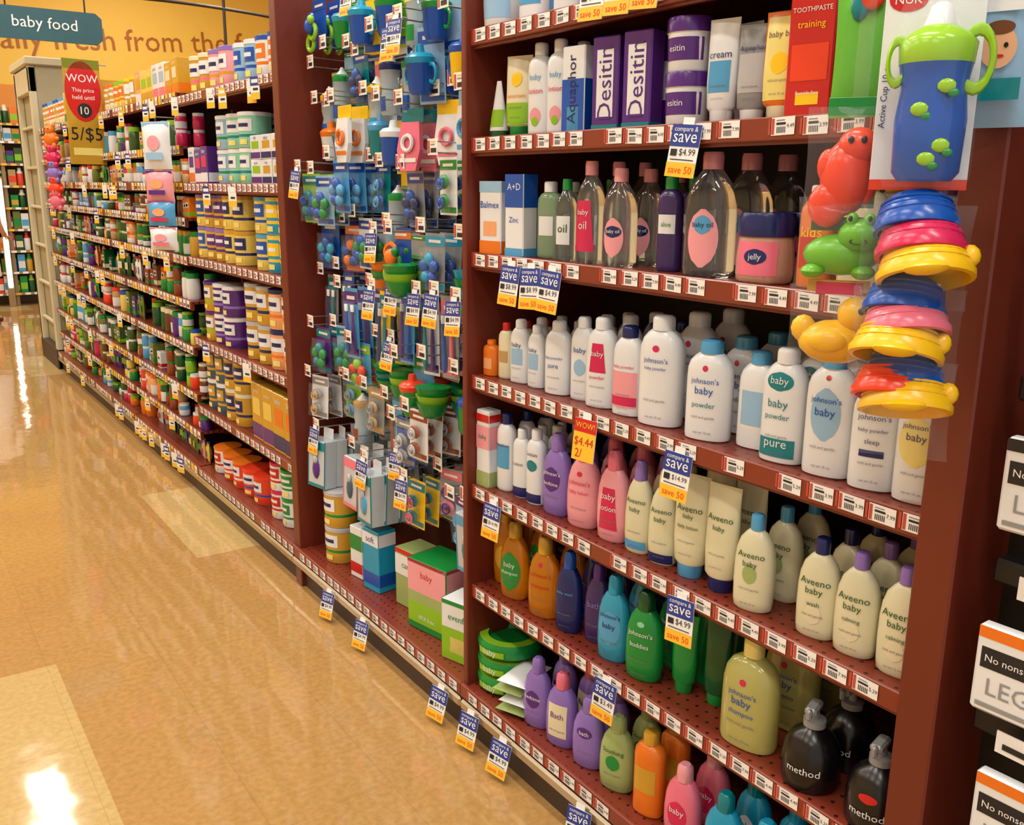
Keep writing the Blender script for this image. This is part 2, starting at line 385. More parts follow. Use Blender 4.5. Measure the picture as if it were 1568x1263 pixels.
# ------------------------------------------------------------------ Section A products
W = 'white'
rows = {
1.781: [
 (1.86,.0,'tub',.09,.10,W,W,('ltblue',.2,.6,.8,0),[]  ,'cream_tub'),
 (1.74,.0,'powder',.07,.17,W,W,('sky',.2,.6,.8,0),[],'lotion_bottle'),
 (1.62,.0,'powder',.07,.18,W,'sky',('ltpink',.2,.6,.8,0),[],'lotion_bottle'),
 (1.50,.0,'tub',.10,.11,W,'ltblue',('sky',.2,.6,.8,0),[],'cream_tub'),
 (1.36,.0,'powder',.07,.18,W,W,('sage',.2,.6,.8,0),[],'lotion_bottle'),
 (1.22,.0,'powder',.07,.18,'cream',W,('gold',.2,.6,.8,0),[],'lotion_bottle'),
 (1.08,.0,'tub',.10,.11,W,'lav',('lav',.2,.6,.8,0),[],'cream_tub'),
],
1.547: [
 (1.865,-.005,'cone',.05,.125,W,'dkgreen',('lime',.2,.5,.7,0),[],'cream_tube'),
 (1.79,.0,'tube',.068,.172,'cream','green',[('lime',.14,.42,.85,0),('yellow',.62,.8,.4,1)],[('sunscreen','orange',.5,.7)],'sunscreen_tube'),
 (1.71,.0,'straight',.06,.19,W,W,[('ltpink',.12,.3,.5,1),('lime',.1,.2,.3,1)],[('baby','sky',.62,.5),('lotion','hotpink',.48,.6)],'lotion_bottle'),
 (1.642,.0,'straight',.058,.19,W,W,[('ltpink',.12,.3,.5,1),('lime',.1,.2,.3,1)],[('baby','sky',.62,.5),('lotion','hotpink',.48,.6)],'lotion_bottle'),
 (1.267,.0,'tub2',.095,.09,W,'purple',None,[],'ointment_tub'),
 (1.185,.0,'tube',.062,.17,W,W,('sky',.3,.6,.7,0),[('cream','navy',.65,.7)],'cream_tube'),
 (1.125,.01,'tube',.058,.155,'grey',W,('silver',.3,.7,.8,0),[('Aquaphor','navy',.75,.8)],'ointment_tube'),
 (1.055,.0,'tube',.068,.165,'orange','cream',[('ltyellow',.18,.95,.85,0),('yellow',.42,.62,.45,1)],[('baby bee','brown',.78,.7)],'ointment_tube'),
],
1.286: [
 (1.682,.01,'straight',.06,.165,GREENC,W,('white',.3,.55,.6,0),[],'baby_wash_bottle'),
 (1.61,.0,'oil',.055,.17,OILC,'green',('white',.2,.55,.6,0),[('oil','dkgreen',.4,.4)],'baby_oil_bottle'),
 (1.53,.0,'oil',.07,.205,OILC,'ltpink',('hotpink',.12,.62,.75,2),[('baby','white',.5,.4),('oil','white',.38,.3)],'baby_oil_bottle'),
 (1.438,.0,'oil',.075,.19,OILC,'ltpink',[('ltpink',.1,.5,.6,1),('navy',.3,.42,.5,1)],[('baby oil','white',.36,.4)],'baby_oil_bottle'),
 (1.306,.01,'straight',.05,.175,'violet','green',('white',.4,.6,.7,0),[('aloe','green',.5,.4)],'baby_oil_bottle'),
 (1.195,.0,'oil',.095,.215,OILC,'ltpink',[('ltpink',.08,.55,.6,1),('sky',.35,.5,.35,1)],[('baby oil','navy',.42,.4)],'baby_oil_bottle'),
 (1.065,.0,'jar',.11,.115,PINKOIL,'navy',[('pink',.12,.6,.7,0),('navy',.28,.5,.4,1)],[('jelly','white',.38,.3)],'petroleum_jelly_jar'),
 (.965,.0,'straight',.055,.16,'orange','white',('red',.2,.5,.7,0),[('kids','yellow',.55,.6)],'lotion_bottle'),
 (.88,.0,'straight',.07,.175,'cream','yellow',('orange',.2,.6,.7,0),[('baby','red',.45,.6)],'lotion_bottle'),
 (.79,.0,'straight',.07,.17,W,'lav',('lav',.2,.6,.7,0),[('baby',W,.45,.6)],'lotion_bottle'),
],
.989: [
 (1.885,-.01,'straight',.046,.088,'orange','orange',('peach',.2,.5,.6,0),[],'vitamin_bottle'),
 (1.835,.0,'straight',.042,.135,'cream','red',('tan',.3,.5,.6,0),[],'lotion_bottle'),
 (1.775,.0,'powder',.056,.15,W,W,('ltblue',.3,.55,.6,0),[('baby','navy',.6,.5)],'baby_powder_bottle'),
 (1.71,.0,'powder',.05,.145,W,W,('ltblue',.3,.55,.6,0),[('baby','navy',.6,.5)],'baby_powder_bottle'),
 (1.628,.0,'powder',.068,.165,W,W,None,[('baby powder','blue',.5,.7),('pure','blue',.38,.4)],'baby_powder_bottle'),
 (1.552,.01,'powder',.06,.182,W,W,('ltblue',.3,.5,.5,1),[('baby','blue',.6,.5)],'baby_powder_bottle'),
 (1.478,.0,'powder',.074,.19,W,W,('hotpink',.4,.72,.55,2),[('baby','white',.6,.4),('powder','hotpink',.34,.5)],'baby_powder_bottle'),
 (1.394,.0,'powder',.07,.183,W,'navy',[('ltpink',.1,.5,.85,0),('hotpink',.12,.22,.85,0)],[('baby powder','hotpink',.55,.7)],'baby_powder_bottle'),
 (1.299,.0,'powder',.10,.215,W,W,('hotpink',.68,.74,.16,1),[("johnson's",'blue',.6,.55),('baby powder','blue',.53,.5)],'baby_powder_bottle'),
 (1.172,.0,'powder',.088,.185,W,'sky',('hotpink',.7,.76,.12,1),[("johnson's",'blue',.6,.6),('baby','blue',.5,.4),('powder','teal',.36,.5)],'baby_powder_bottle'),
 (1.082,.03,'powder',.075,.175,W,'sky',('ltblue',.25,.6,.6,0),[],'baby_powder_bottle'),
 (1.000,.0,'powder',.086,.195,W,W,[('teal',.64,.8,.6,1),('teal',.06,.22,.8,0)],[('baby',W,.72,.4),('baby','teal',.52,.45),('powder','teal',.41,.55),('pure',W,.16,.5)],'baby_powder_bottle'),
 (.908,.0,'powder',.086,.203,W,'sky',[('ltblue',.3,.72,.6,1),('red',.78,.82,.1,1)],[("johnson's",'blue',.62,.6),('baby','blue',.52,.4)],'baby_powder_bottle'),
 (.824,.0,'powder',.078,.18,W,W,[('navy',.3,.36,.5,0),('red',.76,.81,.12,1)],[("johnson's",'navy',.64,.65),('baby powder','navy',.53,.6),('sleep','navy',.43,.3)],'baby_powder_bottle'),
 (.748,.0,'powder',.072,.188,W,W,[('ltyellow',.3,.7,.75,1),('red',.78,.82,.12,1)],[("johnson's",'navy',.62,.6),('baby','navy',.53,.4)],'baby_powder_bottle'),
],
.708: [
 (1.83,.0,'straight',.055,.195,W,'navy',('sky',.3,.6,.8,0),[('Aquaphor','navy',.6,.8)],'baby_wash_bottle'),
 (1.765,.0,'straight',.048,.17,W,W,[('navy',0.02,.16,.9,0)],[('Lotion','navy',.5,.6)],'lotion_bottle'),
 (1.705,.0,'straight',.054,.182,W,W,[('navy',.03,.15,.9,0),('teal',.45,.6,.6,1)],[('Lotion','navy',.68,.6)],'lotion_bottle'),
 (1.622,.0,'flip',.08,.19,'lav','lav',('purple',.3,.6,.6,1),[("johnson's",W,.52,.6),('bedtime',W,.4,.5)],'baby_lotion_bottle'),
 (1.525,.0,'flip',.083,.19,'ltpink','pink',('hotpink',.62,.68,.16,1),[("johnson's",'hotpink',.54,.65),('baby lotion','hotpink',.43,.6)],'baby_lotion_bottle'),
 (1.425,.0,'flip',.083,.198,'ltpink','pink',('hotpink',.14,.6,.6,2),[('baby',W,.5,.45),('lotion',W,.38,.5)],'baby_lotion_bottle'),
 (1.345,.0,'flip',.064,.195,'ivory','lav',('sky',.05,.14,.8,0),[('Aveeno','dkgreen',.58,.7),('baby','dkgreen',.48,.4)],'baby_lotion_bottle'),
 (1.273,.0,'flip',.064,.195,'ivory','cream',('navy',.02,.12,.85,0),[('Aveeno','dkgreen',.58,.7),('baby','dkgreen',.48,.4)],'baby_lotion_bottle'),
 (1.197,.0,'tube',.078,.205,'ivory','sky',None,[('Aveeno','dkgreen',.68,.75),('daily lotion','dkgreen',.5,.6),('baby','dkgreen',.6,.3)],'baby_lotion_tube'),
 (1.118,.0,'tube',.07,.205,'ivory','navy',None,[('Aveeno','dkgreen',.7,.75),('baby','dkgreen',.6,.35)],'baby_lotion_tube'),
 (1.030,-.01,'lotion',.075,.178,'ivory','sky',('sage',.3,.5,.35,1),[('Aveeno','dkgreen',.6,.65),('baby','dkgreen',.5,.35)],'baby_wash_bottle'),
 (.900,.0,'lotion',.075,.175,'ivory','navy',('cream',.15,.35,.4,1),[('Aveeno','dkgreen',.58,.7),('baby','dkgreen',.48,.4),('wash','dkgreen',.36,.3)],'baby_wash_bottle'),
 (.825,.0,'lotion',.073,.175,'ivory','lav',('cream',.15,.35,.4,1),[('Aveeno','dkgreen',.58,.7),('baby','dkgreen',.48,.4),('calming','dkgreen',.36,.4)],'baby_wash_bottle'),
 (.745,.0,'lotion',.073,.178,'ivory','lav',('cream',.15,.35,.4,1),[('Aveeno','dkgreen',.58,.7),('baby','dkgreen',.48,.4),('calming','dkgreen',.36,.4)],'baby_wash_bottle'),
 ],
.436: [
 (1.875,.03,'flip',.07,.21,AMBER,'gold',('gold',.2,.5,.6,1),[],'baby_shampoo_bottle'),
 (1.79,.0,'flip',.085,.20,AMBER,'gold',('green',.12,.62,.75,1),[('baby',W,.45,.4),('shampoo',W,.35,.6)],'baby_shampoo_bottle'),
 (1.665,.0,'flip',.085,.20,AMBER,'gold',('hotpink',.64,.7,.14,1),[("johnson's",'red',.54,.65),('shampoo','red',.4,.6)],'baby_shampoo_bottle'),
 (1.57,.0,'flip',.07,.195,'navy','blue',None,[('baby wash','sky',.5,.6)],'baby_wash_bottle'),
 (1.49,.02,'flip',.065,.19,'violet','purple',None,[('bath','lav',.5,.5)],'baby_wash_bottle'),
 (1.41,.0,'flip',.083,.195,AQUAC,'cyan',('sky',.2,.6,.7,1),[("johnson's",'navy',.54,.65),('baby','navy',.42,.4)],'baby_wash_bottle'),
 (1.312,.0,'flip',.09,.195,'green','dkgreen',('mint',.62,.68,.2,1),[("johnson's",W,.54,.65),('buddies',W,.42,.5)],'baby_wash_bottle'),
 (1.225,.03,'tube',.055,.17,'green','green',None,[],'detangler_tube'),
 (1.155,.05,'tube',.055,.175,'dkgreen','green',None,[],'detangler_tube'),
 (1.025,.0,'big',.112,.212,YELC,'ltyellow',('hotpink',.60,.66,.12,1),[("johnson's",'blue',.52,.5),('baby','blue',.44,.35),('shampoo','blue',.34,.45)],'baby_shampoo_bottle'),
 (.885,.0,'pump',.10,.155,'black','grey',None,[('method',W,.28,.55)],'pump_soap_bottle'),
 (.755,.0,'pump',.10,.155,'black','grey',('red',.36,.46,.3,1),[('method',W,.24,.55)],'pump_soap_bottle'),
],
.15: [
 (1.66,.0,'flip',.08,.18,'lav','lav',('purple',.3,.55,.5,1),[('bedtime',W,.45,.55)],'baby_bath_bottle'),
 (1.562,.0,'flip',.084,.185,'lav','pink',('cream',.15,.6,.6,0),[('Bath','purple',.45,.4)],'baby_bath_bottle'),
 (1.462,.0,'flip',.08,.17,'lav','lav',('purple',.45,.6,.5,1),[('bath',W,.52,.3)],'baby_bath_bottle'),
 (1.362,.0,'flip',.084,.175,'sage','sage',('green',.3,.5,.4,1),[('Soothing','dkgreen',.55,.6)],'baby_bath_bottle'),
 (1.26,.0,'straight',.07,.19,'orange','gold',('gold',.3,.6,.7,0),[],'baby_shampoo_bottle'),
 (1.16,.0,'flip',.082,.17,'pink','ltpink',('hotpink',.2,.55,.55,1),[('baby',W,.42,.4)],'baby_bath_bottle'),
 (1.05,.0,'flip',.082,.17,'cyan','teal',('white',.2,.55,.5,1),[('baby','teal',.42,.4)],'baby_bath_bottle'),
 (.95,.0,'flip',.085,.17,AQUAC,'cyan',('sky',.2,.55,.5,1),[('wash','navy',.42,.4)],'baby_bath_bottle'),
 (.84,.0,'flip',.085,.17,'lav','purple',('white',.2,.55,.5,1),[('wash','purple',.42,.4)],'baby_bath_bottle'),
 (.745,.0,'flip',.075,.17,'green','dkgreen',('white',.2,.55,.5,1),[('wash','green',.42,.4)],'baby_bath_bottle'),
]}
for z, items in rows.items():
    fx = D-.02+.05 if z < .2 else D+.048
    for k, (y, dx, st, w, h, body, cap, lab, txt, nm) in enumerate(items):
        if k > 0: w = min(w, (items[k-1][0]-y)*.97)
        if k < len(items)-1: w = min(w, (y-items[k+1][0])*.97)
        mb = MB()
        def CC(q): return c(q) if isinstance(q, str) else q
        if st == 'tub2':
            for kk in range(2):
                mb.T = Matrix.Translation((0,0,kk*.0905))
                bottle(mb, 'tub', w, w, h, c(W), c('purple'), [(c('purple'),.2,.62,.94,0)], [('esitin', c(W), .42, .8)])
            d = w
        else:
            d = w*(.62 if st in ('powder','flip','lotion','big') else .7 if st in ('straight','oil') else .95 if st in ('jar','tub','pump') else .6)
            if lab: lab = [(CC(q[0]),)+q[1:] for q in (lab if isinstance(lab, list) else [lab])]
            bottle(mb, st, w, d, h, CC(body), CC(cap), lab, [(t, CC(m), a, b2) for t, m, a, b2 in txt])
        turn = math.radians(random.uniform(8, 22))
        ob = mk(nm, mb, (fx+dx, y, z+.0004), R90+turn)
        nb = 2 if st in ('powder','oil','straight','flip','lotion','big') else 1
        for q in range(1, nb+1):
            if fx+dx+q*(w*1.02) < 1.56 and not (z == .15 and q == 2):
                place(nm, ob.data, (fx+dx+q*max(w*1.04,.06), y, z+.0004), R90+random.uniform(-.1,.1))
def box_item(name, x, y, z, w, d, h, body, bands, texts, turn=.1, vert=False):
    mb = MB(); carton(mb, w, d, h, c(body), [(c(m),a,b_,q) for m,a,b_,q in bands], [(t,c(m),a,b_) for t,m,a,b_ in texts], vert=vert)
    return mk(name, mb, (x, y, z+.0004), R90+turn)
box_item('ointment_carton', D+.035, 1.56, 1.547, .062, .04, .165, 'white', [('blue',.0,.62,.95),('sky',.0,.3,.5)], [('Aquaphor','navy',.8,.8)], .15, True)
for yy in (1.462, 1.372):
    box_item('rash_cream_carton', D+.035, yy, 1.547, .066, .04, .172, 'purple', [('white',.14,.86,.62),('teal',0,.06,.97)], [('Desitin','purple',.5,.8)], .18, True)
    box_item('rash_cream_carton', D+.09, yy-.01, 1.547, .06, .04, .172, 'purple', [('white',.3,.7,.8)], [], .1)
box_item('toothpaste_carton', D+.04, .985, 1.547, .075, .05, .175, 'red', [('redor',.3,.6,.8),('yellow',.1,.2,.5)], [('TOOTHPASTE','white',.88,.85),('training','yellow',.75,.6),('fluoride free','white',.2,.5)], .2)
box_item('wipes_carton', D+.07, .90, 1.547, .08, .05, .19, 'lime', [('green',.1,.5,.9),('orange',.6,.8,.4)], [('kids','white',.3,.6)], .2)
box_item('rash_cream_carton', D+.035, 1.86, 1.286, .075, .045, .165, 'white', [('orange',.0,.18,.97),('peach',.25,.45,.6),('ltblue',.85,1,.97)], [('Balmex','blue',.68,.85)], .15)
box_item('ointment_carton', D+.035, 1.762, 1.286, .06, .045, .18, 'white', [('blue',.6,1,.97),('sky',.0,.1,.97)], [('A+D','white',.85,.7),('Zinc','blue',.45,.5)], .15)
box_item('lotion_carton', D+.03, 1.885, .708, .05, .04, .195, 'white', [('ltpink',.5,.8,.97),('red',.85,.95,.97),('sage',.0,.2,.97)], [('baby','teal',.65,.6)], .1)
mb = MB(); mb.T = Matrix.Translation((0,0,-.10))
mb.pouch(0, 0, 0, .10, .20, .045, c('ltblue')); f = flatmap(-.0265)
mb.quad(-.04,.04,.03,.075,f,c('white')); mb.text('pampers',.06,0,.055,flatmap(-.0275),c('teal'))
mb.disc(.012,-.01,.02,.024,f,c('skin_tone')); mb.disc(.012,.012,.016,.008,flatmap(-.0270),c('brown'))
mb.disc(.006,-.008,.0025,.003,flatmap(-.0275),c('black')); mb.disc(.02,-.008,.0025,.003,flatmap(-.0275),c('black')); mb.disc(.013,-.02,.006,.002,flatmap(-.0275),c('red'))
mb.quad(-.04,.04,-.07,-.045,f,c('teal'))
mb.T = Matrix.Identity(4); mb.rod((0,0,0),(0,0,.03),.002,WIRE)
mk('wipes_pack', mb, (D-.04, .665, 1.715), R90+.35)

for y, z in [(1.46,1.83),(1.385,1.83),(1.31,1.83),(1.20,1.545),(1.73,1.268),(1.655,1.268),(1.58,1.268),(1.18,.968),(1.80,.688),(1.155,.69),(1.36,.42)]:
    savetag('sale_tag', y, z, D-.014, random.choice(['$4.99','$8.99','$14.99','$3.49']))
savetag('sale_tag', 1.45, .975, D-.014, wow=True)
for y in (1.706, 1.856, 2.01, 1.397, 2.50, 2.76): savetag('sale_tag', y, .10, D-.045, turn=.25, tilt=-.25)

# ------------------------------------------------------------------ Section B hanging goods
def pk_card(mb, w, h, col, band, top=0):
    mb.cbox(0, .001, -h/2-top, w, .0015, h, col, .0004)
    f = flatmap(-.0004); mb.quad(-w/2*.96, w/2*.96, -h*.22-top, -h*.05-top, f, band)
    mb.quad(-w/2*.9, w/2*.9, -h*.96-top, -h*.86-top, f, band)
    mb.quad(-w*.3, w*.3, -h*.16-top, -h*.11-top, flatmap(-.0010), TAGW)
def pk_cup(mb, T, a, b_, k):
    mb.T = T; pk_card(mb, .085, .17, k, a)
    mb.lathe([(.024,.024,-.15,a),(.029,.029,-.14,a),(.033,.033,-.085,a),(.034,.034,-.083,b_),(.036,.036,-.07,b_),(.028,.028,-.062,b_),(.012,.012,-.058,b_),(.009,.009,-.042,b_),(.004,.004,-.040,b_)], 14, 2, 0, -.037)
    mb.torus(-.036,-.037,-.105,.017,.004,b_,'y',12,6,.8,1.2); mb.torus(.036,-.037,-.105,.017,.004,b_,'y',12,6,.8,1.2)
CLB = M('clear_bottle_plastic', (205,222,232), rough=.1, trans=.45, noise=.02)
def pk_bottle(mb, T, a, b_, k):
    mb.T = T; pk_card(mb, .075, .05, k, b_)
    mb.lathe([(.022,.022,-.19,CLB),(.026,.026,-.185,CLB),(.026,.026,-.15,CLB),(.022,.022,-.13,CLB),(.026,.026,-.11,CLB),(.026,.026,-.085,CLB),(.028,.028,-.082,b_),(.028,.028,-.068,b_),(.018,.018,-.062,c('white')),(.007,.007,-.05,c('white')),(.004,.004,-.042,c('white'))],14,2,0,-.03)
    f = lambda x, z: (x, -.03-math.sqrt(max(0,.0268**2-x*x)), z)
    for i in range(4): mb.quad(-.014+i*.007,-.007+i*.007,-.18,-.145,f,a)
def pk_paci(mb, T, a, b_, k):
    mb.T = T; pk_card(mb, .08, .13, k, a)
    for zz in (-.055, -.098):
        mb.sph(0,-.012,zz,.023,.006,.017,a,12,6); mb.torus(0,-.022,zz-.004,.013,.003,b_,'y',12,6); mb.sph(0,-.02,zz,.008,.008,.008,b_,8,5)
    mb.pouch(0,-.016,-.075,.075,.10,.03,BLIS,6)
def pk_brush(mb, T, a, b_, k):
    mb.T = T; pk_card(mb, .06, .20, k, b_)
    for dx, cc in ((-.014,a),(.014,b_)):
        mb.lathe([(.004,.004,-.185,cc),(.007,.006,-.17,cc),(.006,.005,-.11,cc),(.004,.004,-.08,cc),(.007,.004,-.065,TAGW),(.007,.004,-.045,cc),(.002,.002,-.042,cc)],8,2,dx,-.008)
    mb.pouch(0,-.01,-.115,.055,.16,.02,BLIS,6)
def pk_bowl(mb, T, a, b_, k):
    mb.T = T; pk_card(mb, .08, .06, k, a)
    for i, cc in enumerate((a, b_, a)):
        z = -.075-.02*i; r = .044-.002*i
        mb.lathe([(r*.5,r*.5,z-.035,cc),(r*.8,r*.8,z-.025,cc),(r,r,z,cc),(r*1.04,r*1.04,z+.003,cc),(r*.94,r*.94,z+.001,cc)],16,2,0,-.05)
def pk_teether(mb, T, a, b_, k):
    mb.T = T; pk_card(mb, .09, .14, k, b_)
    for i in range(5):
        q = i*2*math.pi/5+.3; mb.sph(.024*math.cos(q),-.016,-.085+.024*math.sin(q),.016,.012,.016,(a,b_)[i%2],10,6)
    mb.torus(0,-.014,-.085,.019,.006,a,'y',14,6)
    mb.pouch(0,-.018,-.085,.085,.10,.036,BLIS,6)
def pk_links(mb, T, a, b_, k):
    mb.T = T; pk_card(mb, .085, .13, k, a)
    q = [a, b_, c('lime'), b_]
    for i in range(3):
        mb.torus((-.012,.012)[i%2],-.02-.006*(i%2),-.062-.028*i,.020,.006,q[i],'y',14,6)
    mb.sph(0,-.03,-.075,.022,.014,.022,a,12,7); mb.sph(.02,-.035,-.06,.012,.01,.012,b_,10,6)
def pk_bib(mb, T, a, b_, k):
    mb.T = T
    mb.cbox(0,0,-.02,.08,.003,.035,k,.001)
    vs=[(-.032,-.008,-.035),(.032,-.008,-.035),(.042,-.012,-.10),(.028,-.012,-.15),(-.028,-.012,-.15),(-.042,-.012,-.10)]
    mb.add(vs+[(x,y+.012,z) for x,y,z in vs],[(0,1,2,3,4,5),(11,10,9,8,7,6)]+[(i,(i+1)%6,6+(i+1)%6,6+i) for i in range(6)],a)
    mb.torus(0,-.016,-.085,.018,.005,b_,'y',12,6); mb.quad(-.03,.03,-.13,-.12,flatmap(-.0135),b_)
WIN = M('clear_pack_window',(190,198,206),rough=.12)
def pk_box(mb, T, a, b_, k):
    mb.T = T; mb.cbox(0,-.02,-.105,.085,.045,.15,WIN,.002); mb.cbox(0,.001,-.015,.05,.002,.035,TAGW,.0005)
    f = flatmap(-.0435); mb.quad(-.04,.04,-.06,-.035,f,a); mb.sph(0,-.043,-.12,.018,.008,.032,b_,10,6); mb.sph(0,-.047,-.09,.010,.006,.014,c('silver'),8,5)
    mb.quad(-.04,.04,-.178,-.168,f,a)
    for s_ in (-1,1): mb.cbox(s_*.0425,-.0425,-.105,.003,.003,.15,a,.0008)
def rr(*n): return [c(q) for q in n]
brow = [
 (2.00, [pk_cup,pk_cup,pk_bottle,pk_cup,pk_cup,pk_links], rr('blue','cyan','green','blue','teal','lime'), 'sippy_cup_packs'),
 (1.83, [pk_bottle,pk_cup,pk_teether,pk_paci], rr('blue','navy','cyan','blue','yellow','green'), 'baby_bottle_packs'),
 (1.67, [pk_bib,pk_brush,pk_bottle,pk_cup,pk_bib], rr('blue','pink','white','teal','white','sky','orange'), 'bib_packs'),
 (1.49, [pk_teether,pk_cup,pk_paci,pk_bottle], rr('blue','navy','teal','green','blue','sky'), 'teether_packs'),
 (1.32, [pk_bowl,pk_links,pk_teether,pk_links], rr('green','lime','cyan','blue','green','orange'), 'rattle_toy_packs'),
 (1.15, [pk_brush,pk_brush,pk_paci,pk_bottle], rr('pink','teal','blue','purple','green','navy'), 'toothbrush_packs'),
 (.97, [pk_bowl,pk_cup,pk_teether,pk_bottle], rr('green','green','blue','teal','lime','redor'), 'feeding_bowl_packs'),
 (.80, [pk_paci,pk_bottle,pk_paci,pk_brush], rr('slate','silver','grey','tan','sky','rust'), 'bottle_nipple_packs'),
 (.62, [pk_box,pk_box,pk_paci,pk_bottle], rr('sky','teal','slate','pink','grey','purple'), 'feeding_accessory_packs'),
]
cards = rr('white','ltblue','ltyellow','teal','blue','sky','pink','yellow','purple','lime','white','grey','ltblue')
mh = MB(); mt = MB()
for ri, (z, kinds, pal, nm) in enumerate(brow):
    mb = MB(); n = 9
    for k in range(n):
        y = 1.995 + k*.120 + (.035 if ri % 2 else 0) + random.uniform(-.01,.01)
        if y > 3.015 or random.random() < .05: continue
        zz = z + random.uniform(-.035,.025)
        kind = random.choice(kinds); a = random.choice(pal); b_ = random.choice([q for q in pal if q != a])
        front = 1.22 + random.uniform(0,.09)
        mh.rod((1.56, y, zz+.004), (front-.02, y, zz+.012), .0022, WIRE, 6); mh.rod((1.56, y, zz+.03), (front-.02, y, zz+.04), .0018, WIRE, 6)
        mh.rod((front-.02, y, zz+.011), (front-.02, y, zz+.042), .002, WIRE, 6)
        xx = front-.026; yy = y
        mp2 = lambda p, q: (xx-.0007, yy-p, zz+.028+q)
        mt.box(xx, xx+.001, yy-.026, yy+.024, zz+.006, zz+.046, TAGW)
        mt.quad(-.022,-.013,-.018,.014,mp2,TAGR); mt.quad(-.008,.020,-.016,-.005,mp2,INK); mt.quad(-.008,.012,.002,.005,mp2,INKG); mt.quad(-.008,.016,.009,.012,mp2,TAGY)
        if random.random() < .24:
            savetag('sale_tag', y, zz+.01, front-.032)
        big = kind in (pk_cup, pk_bowl, pk_bottle)
        step = .09 if big else .05
        x = front+.02
        if big: x += .05
        q = 0; kc = random.choice(cards)
        while x < 1.48 and q < 5:
            kind(mb, TT(x, y, zz+.002, random.uniform(-.06,.3), random.uniform(-.06,.06)) @ Matrix.Scale(1.13,4), a, b_, kc); x += step; q += 1
    mk(nm, mb, parent=PEGU)
mk('display_hooks', mh, parent=PEGU); mk('hook_price_tags', mt, parent=PEGU)
box_item('baby_monitor_carton', D+.10, 2.24, .15, .17, .13, .22, 'green', [('ltpink',.55,1,.98),('lime',.1,.4,.98),('sage',.4,.55,.98),('red',.95,1,.98)], [('baby','red',.8,.3),('BPA free','white',.2,.4)], .2)
box_item('feeding_carton', D+.12, 2.42, .15, .12, .10, .19, 'sage', [('white',.55,.9,.98),('red',.92,1,.98)], [('care','green',.72,.4)], .15)
box_item('breast_pump_carton', D+.07, 2.60, .15, .09, .07, .21, 'cyan', [('white',.75,.95,.98),('blue',.1,.3,.98)], [('soft','blue',.85,.5)], .15)
box_item('nursing_pad_carton', D+.07, 2.72, .15, .07, .06, .18, 'white', [('red',.1,.3,.98),('green',.55,.85,.98)], [], .15)
box_item('training_seat_carton', D+.065, 2.035, .15, .13, .09, .18, 'white', [('lime',.02,.55,.97),('ltyellow',.15,.4,.5),('green',.93,1,.97)], [('evenflo','green',.74,.6)], .3)
mb = MB()
for i in range(3): mb.lathe([(.075,.075,i*.05,c('dkgreen')),(.085,.085,i*.05+.008,c('green')),(.088,.088,i*.05+.035,c('green')),(.082,.082,i*.05+.045,c('lime')),(.06,.06,i*.05+.047,c('green')),(.055,.055,i*.05+.03,c('dkgreen'))],26,2)
for i in range(3):
    f = lambda a, z: (a, -math.sqrt(max(0,.089**2-a*a))-.001, z)
    for a in range(8): mb.quad(-.04+a*.01,-.03+a*.01,i*.05+.014,i*.05+.03,f,c('lime'))
    mb.text('baby', .04, 0, i*.05+.022, lambda a, z: (a, -math.sqrt(max(0,.089**2-a*a))-.0018, z), c('white'))
mk('training_seat_stack', mb, (D+.085, 1.86, .1504), R90+.3)
mb = MB()
for i,(cc,dx) in enumerate([('sage',0),('white',.01),('sage',-.01),('white',.004)]):
    mb.T = Matrix.Translation((dx,0,.014+i*.026)) @ Matrix.Rotation(math.pi/2,4,'X')
    mb.pouch(0,0,0,.085,.13,.027,c(cc),6); mb.quad(-.03,.03,-.03,.03,flatmap(-.0165),c('lime')); mb.quad(-.02,.02,-.015,.015,flatmap(-.0172),c('green'))
mk('wipes_packs', mb, (D+.045, 1.745, .1504), R90+.4)

# ------------------------------------------------------------------ Section C formula
def can(mb, x, y, z, r, h, body, band, lid, seg=16):
    mb.T = TT(x, y, z+.0004, random.uniform(0,.4))
    mb.lathe([(r*.97,r*.97,0,CHROME),(r,r,.003,body),(r,r,h*.3,band),(r,r,h*.38,body),(r,r,h*.88,lid),(r*1.03,r*1.03,h*.885,lid),(r*1.03,r*1.03,h*.985,lid),(r*.95,r*.95,h,lid)], seg)
    f = lambda a, b_: (a, -math.sqrt(max(0,(r+.0008)**2-a*a)), b_)
    for a in range(6):
        a0 = -r*.6+a*r*.2; mb.quad(a0, a0+r*.2, h*.46, h*.8, f, band if (body == c('white') or r < .059) else c('white'))
    g = lambda a, b_: (a, -math.sqrt(max(0,(r+.0014)**2-a*a)), b_)
    for a in range(4):
        a0 = -r*.4+a*r*.2; mb.quad(a0, a0+r*.2, h*.58, h*.68, g, c('white') if (body == c('white') or r < .059) else c('navy'))
    for a in range(3):
        a0 = -r*.3+a*r*.2; mb.quad(a0, a0+r*.2, h*.1, h*.24, g, c('ltyellow') if body != c('ltyellow') else c('teal'))
def canrow(name, y0, y1, z, r, h, cols, stack=1, depth=2):
    mb = MB(); y = y0+r+.01; i = 0
    while y < y1-r:
        body, band, lid = cols[(i//2) % len(cols)]
        for s_ in range(stack):
            for d_ in range(depth): can(mb, D+.015+r+d_*(2*r+.006), y, z+s_*(h+.001), r, h, c(body), c(band), c(lid))
        y += 2*r+.008; i += 1
    mk(name, mb)
